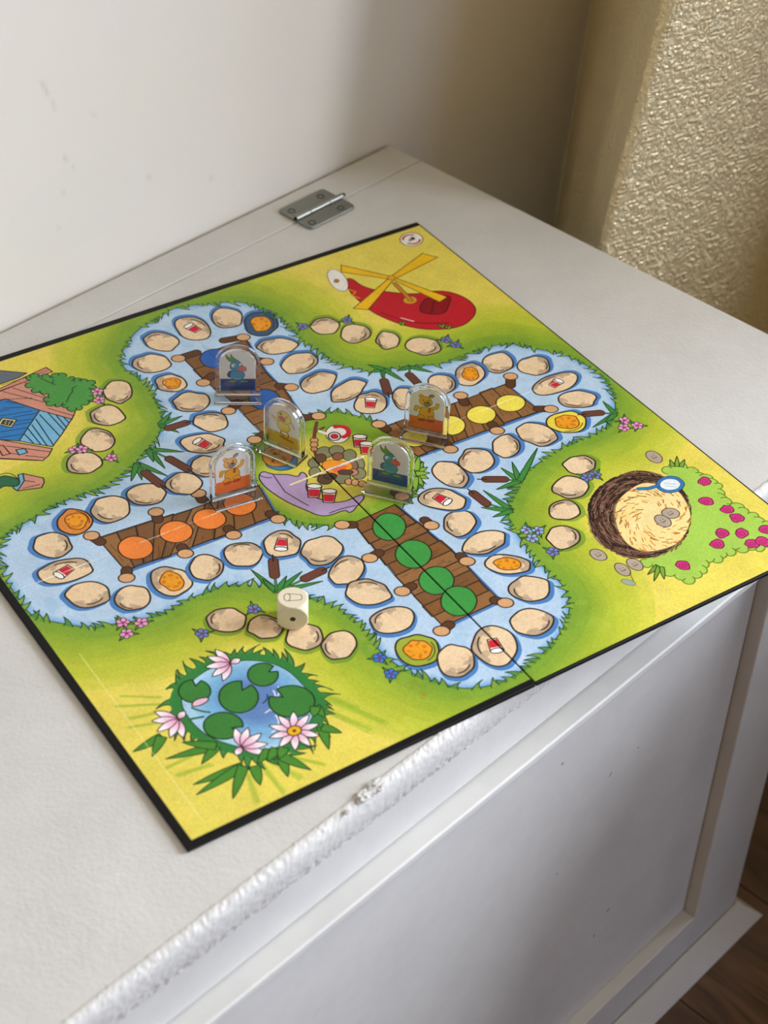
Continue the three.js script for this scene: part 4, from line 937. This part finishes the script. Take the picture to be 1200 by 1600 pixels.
function makePiece(kind, label, group, u, v, deg) {
  const [x, y, z] = onBoard(u, v), t = thing('playing_piece', label, 'playing piece', [x, y + 0.0001, z], -YAW - deg * Math.PI / 180);
  if (group) t.userData.group = group;
  const ring = archShape(0.0255, 0.0022, 0.0365, 0.0118); ring.holes.push(archShape(0.0222, 0.0042, 0.0347, 0.0102));
  const rim = new THREE.ExtrudeGeometry(ring, { depth: 0.0026, bevelEnabled: true, bevelThickness: 0.0006, bevelSize: 0.0006, bevelSegments: 3, curveSegments: 24 }); rim.translate(0, 0, -0.0013 - 0.0028);
  mesh('stand_rim', rim, MAT.acrylic, t);
  for (const dz of [-0.0038, -0.0022]) { const g = new THREE.ExtrudeGeometry(archShape(0.0221, 0.0043, 0.0346, 0.0101), { depth: 0.0004, bevelEnabled: false, curveSegments: 20 }); g.translate(0, 0, dz); mesh('stand_window', g, MAT.pane, t); }
  const sq = new THREE.Shape(); sq.moveTo(-0.0138, -0.006); sq.lineTo(0.0138, -0.006); sq.lineTo(0.0138, 0.006); sq.lineTo(-0.0138, 0.006); sq.closePath();
  const base = new THREE.ExtrudeGeometry(sq, { depth: 0.0011, bevelEnabled: true, bevelThickness: 0.0005, bevelSize: 0.0004, bevelSegments: 2 }); base.rotateX(-Math.PI / 2); base.translate(0, 0.0005, 0);
  mesh('stand_base', base, MAT.acrylic, t);
  const cs = archShape(0.0214, 0.0048, 0.0342, 0.0098), card = new THREE.ExtrudeGeometry(cs, { depth: 0.0003, bevelEnabled: false, curveSegments: 24 }), p = card.attributes.position, uv = card.attributes.uv;
  for (let i = 0; i < p.count; i++) uv.setXY(i, 0.5 + p.getX(i) / 0.0214, (p.getY(i) - 0.0048) / 0.0294);
  card.translate(0, 0, -0.0029);
  mesh('card', card, std({ map: cardMap[kind], roughness: 0.6 }), t);
  return t;
}
makePiece('bird', 'clear arched stand with a blue bird card on a plank bridge, behind the other pieces', null, -8.8, -85.9, 31.5);
makePiece('chick', 'clear arched stand with a yellow chick card, between the bear and the camp fire', null, -14, -26.4, 65);
makePiece('bear', 'clear arched stand with a yellow bear card over orange spots on a bridge', null, -57.6, -4.7, 7);
makePiece('bird', 'clear arched stand with a blue bird card, right of the printed camp fire', null, 19.7, 35.2, 51.5);
makePiece('bear', 'clear arched stand with a yellow bear card over yellow spots on a bridge', null, 65.9, 4.4, 50);

// ---------------------------------------------------------------- the wooden die
{
  const s = 0.008, R = 0.01105, g0 = new THREE.BoxGeometry(2 * s, 2 * s, 2 * s, 40, 40, 40), p = g0.attributes.position, n = g0.attributes.normal, v = new THREE.Vector3();
  for (let i = 0; i < p.count; i++) { v.fromBufferAttribute(p, i); if (v.length() > R) { v.setLength(R); p.setXYZ(i, v.x, v.y, v.z); v.normalize(); n.setXYZ(i, v.x, v.y, v.z); } }
  const face = (kind) => {
    const canvas = document.createElement('canvas'); canvas.width = canvas.height = 256; const c = canvas.getContext('2d');
    c.fillStyle = '#ece2c8'; c.fillRect(0, 0, 256, 256);
    for (let i = 0; i < 90; i++) { c.globalAlpha = 0.12; c.strokeStyle = i % 2 ? '#d8caa6' : '#f6efdc'; c.lineWidth = rr(0.6, 2.4); const x = rr(0, 256); c.beginPath(); c.moveTo(x, 0); c.quadraticCurveTo(x + rr(-8, 8), 128, x + rr(-6, 6), 256); c.stroke(); }
    c.globalAlpha = 1; c.strokeStyle = '#4c4038'; c.lineWidth = 6; c.lineJoin = 'round';
    if (kind === 'cup') { c.beginPath(); c.ellipse(82, 128, 26, 44, 0, 0, TAU); c.stroke(); c.beginPath(); c.moveTo(84, 84); c.lineTo(196, 98); c.quadraticCurveTo(214, 128, 196, 160); c.lineTo(84, 172); c.stroke(); }
    if (kind === 'dot') { c.fillStyle = '#1a1512'; c.beginPath(); c.arc(128, 128, 24, 0, TAU); c.fill(); }
    const t = new THREE.CanvasTexture(canvas); t.colorSpace = THREE.SRGBColorSpace; return std({ map: t, roughness: 0.55 });
  };
  const plain = face('');
  const d = mesh('die', g0, [plain, plain, face('cup'), plain, face('dot'), plain]);
  d.position.set(-0.406, BT + s + 0.0001, 0.3222); d.rotation.y = -0.76;
  d.userData = { label: 'pale wooden die with rounded edges, showing a cup on top and one dot', category: 'die' };
}

renderer.render(scene, camera);
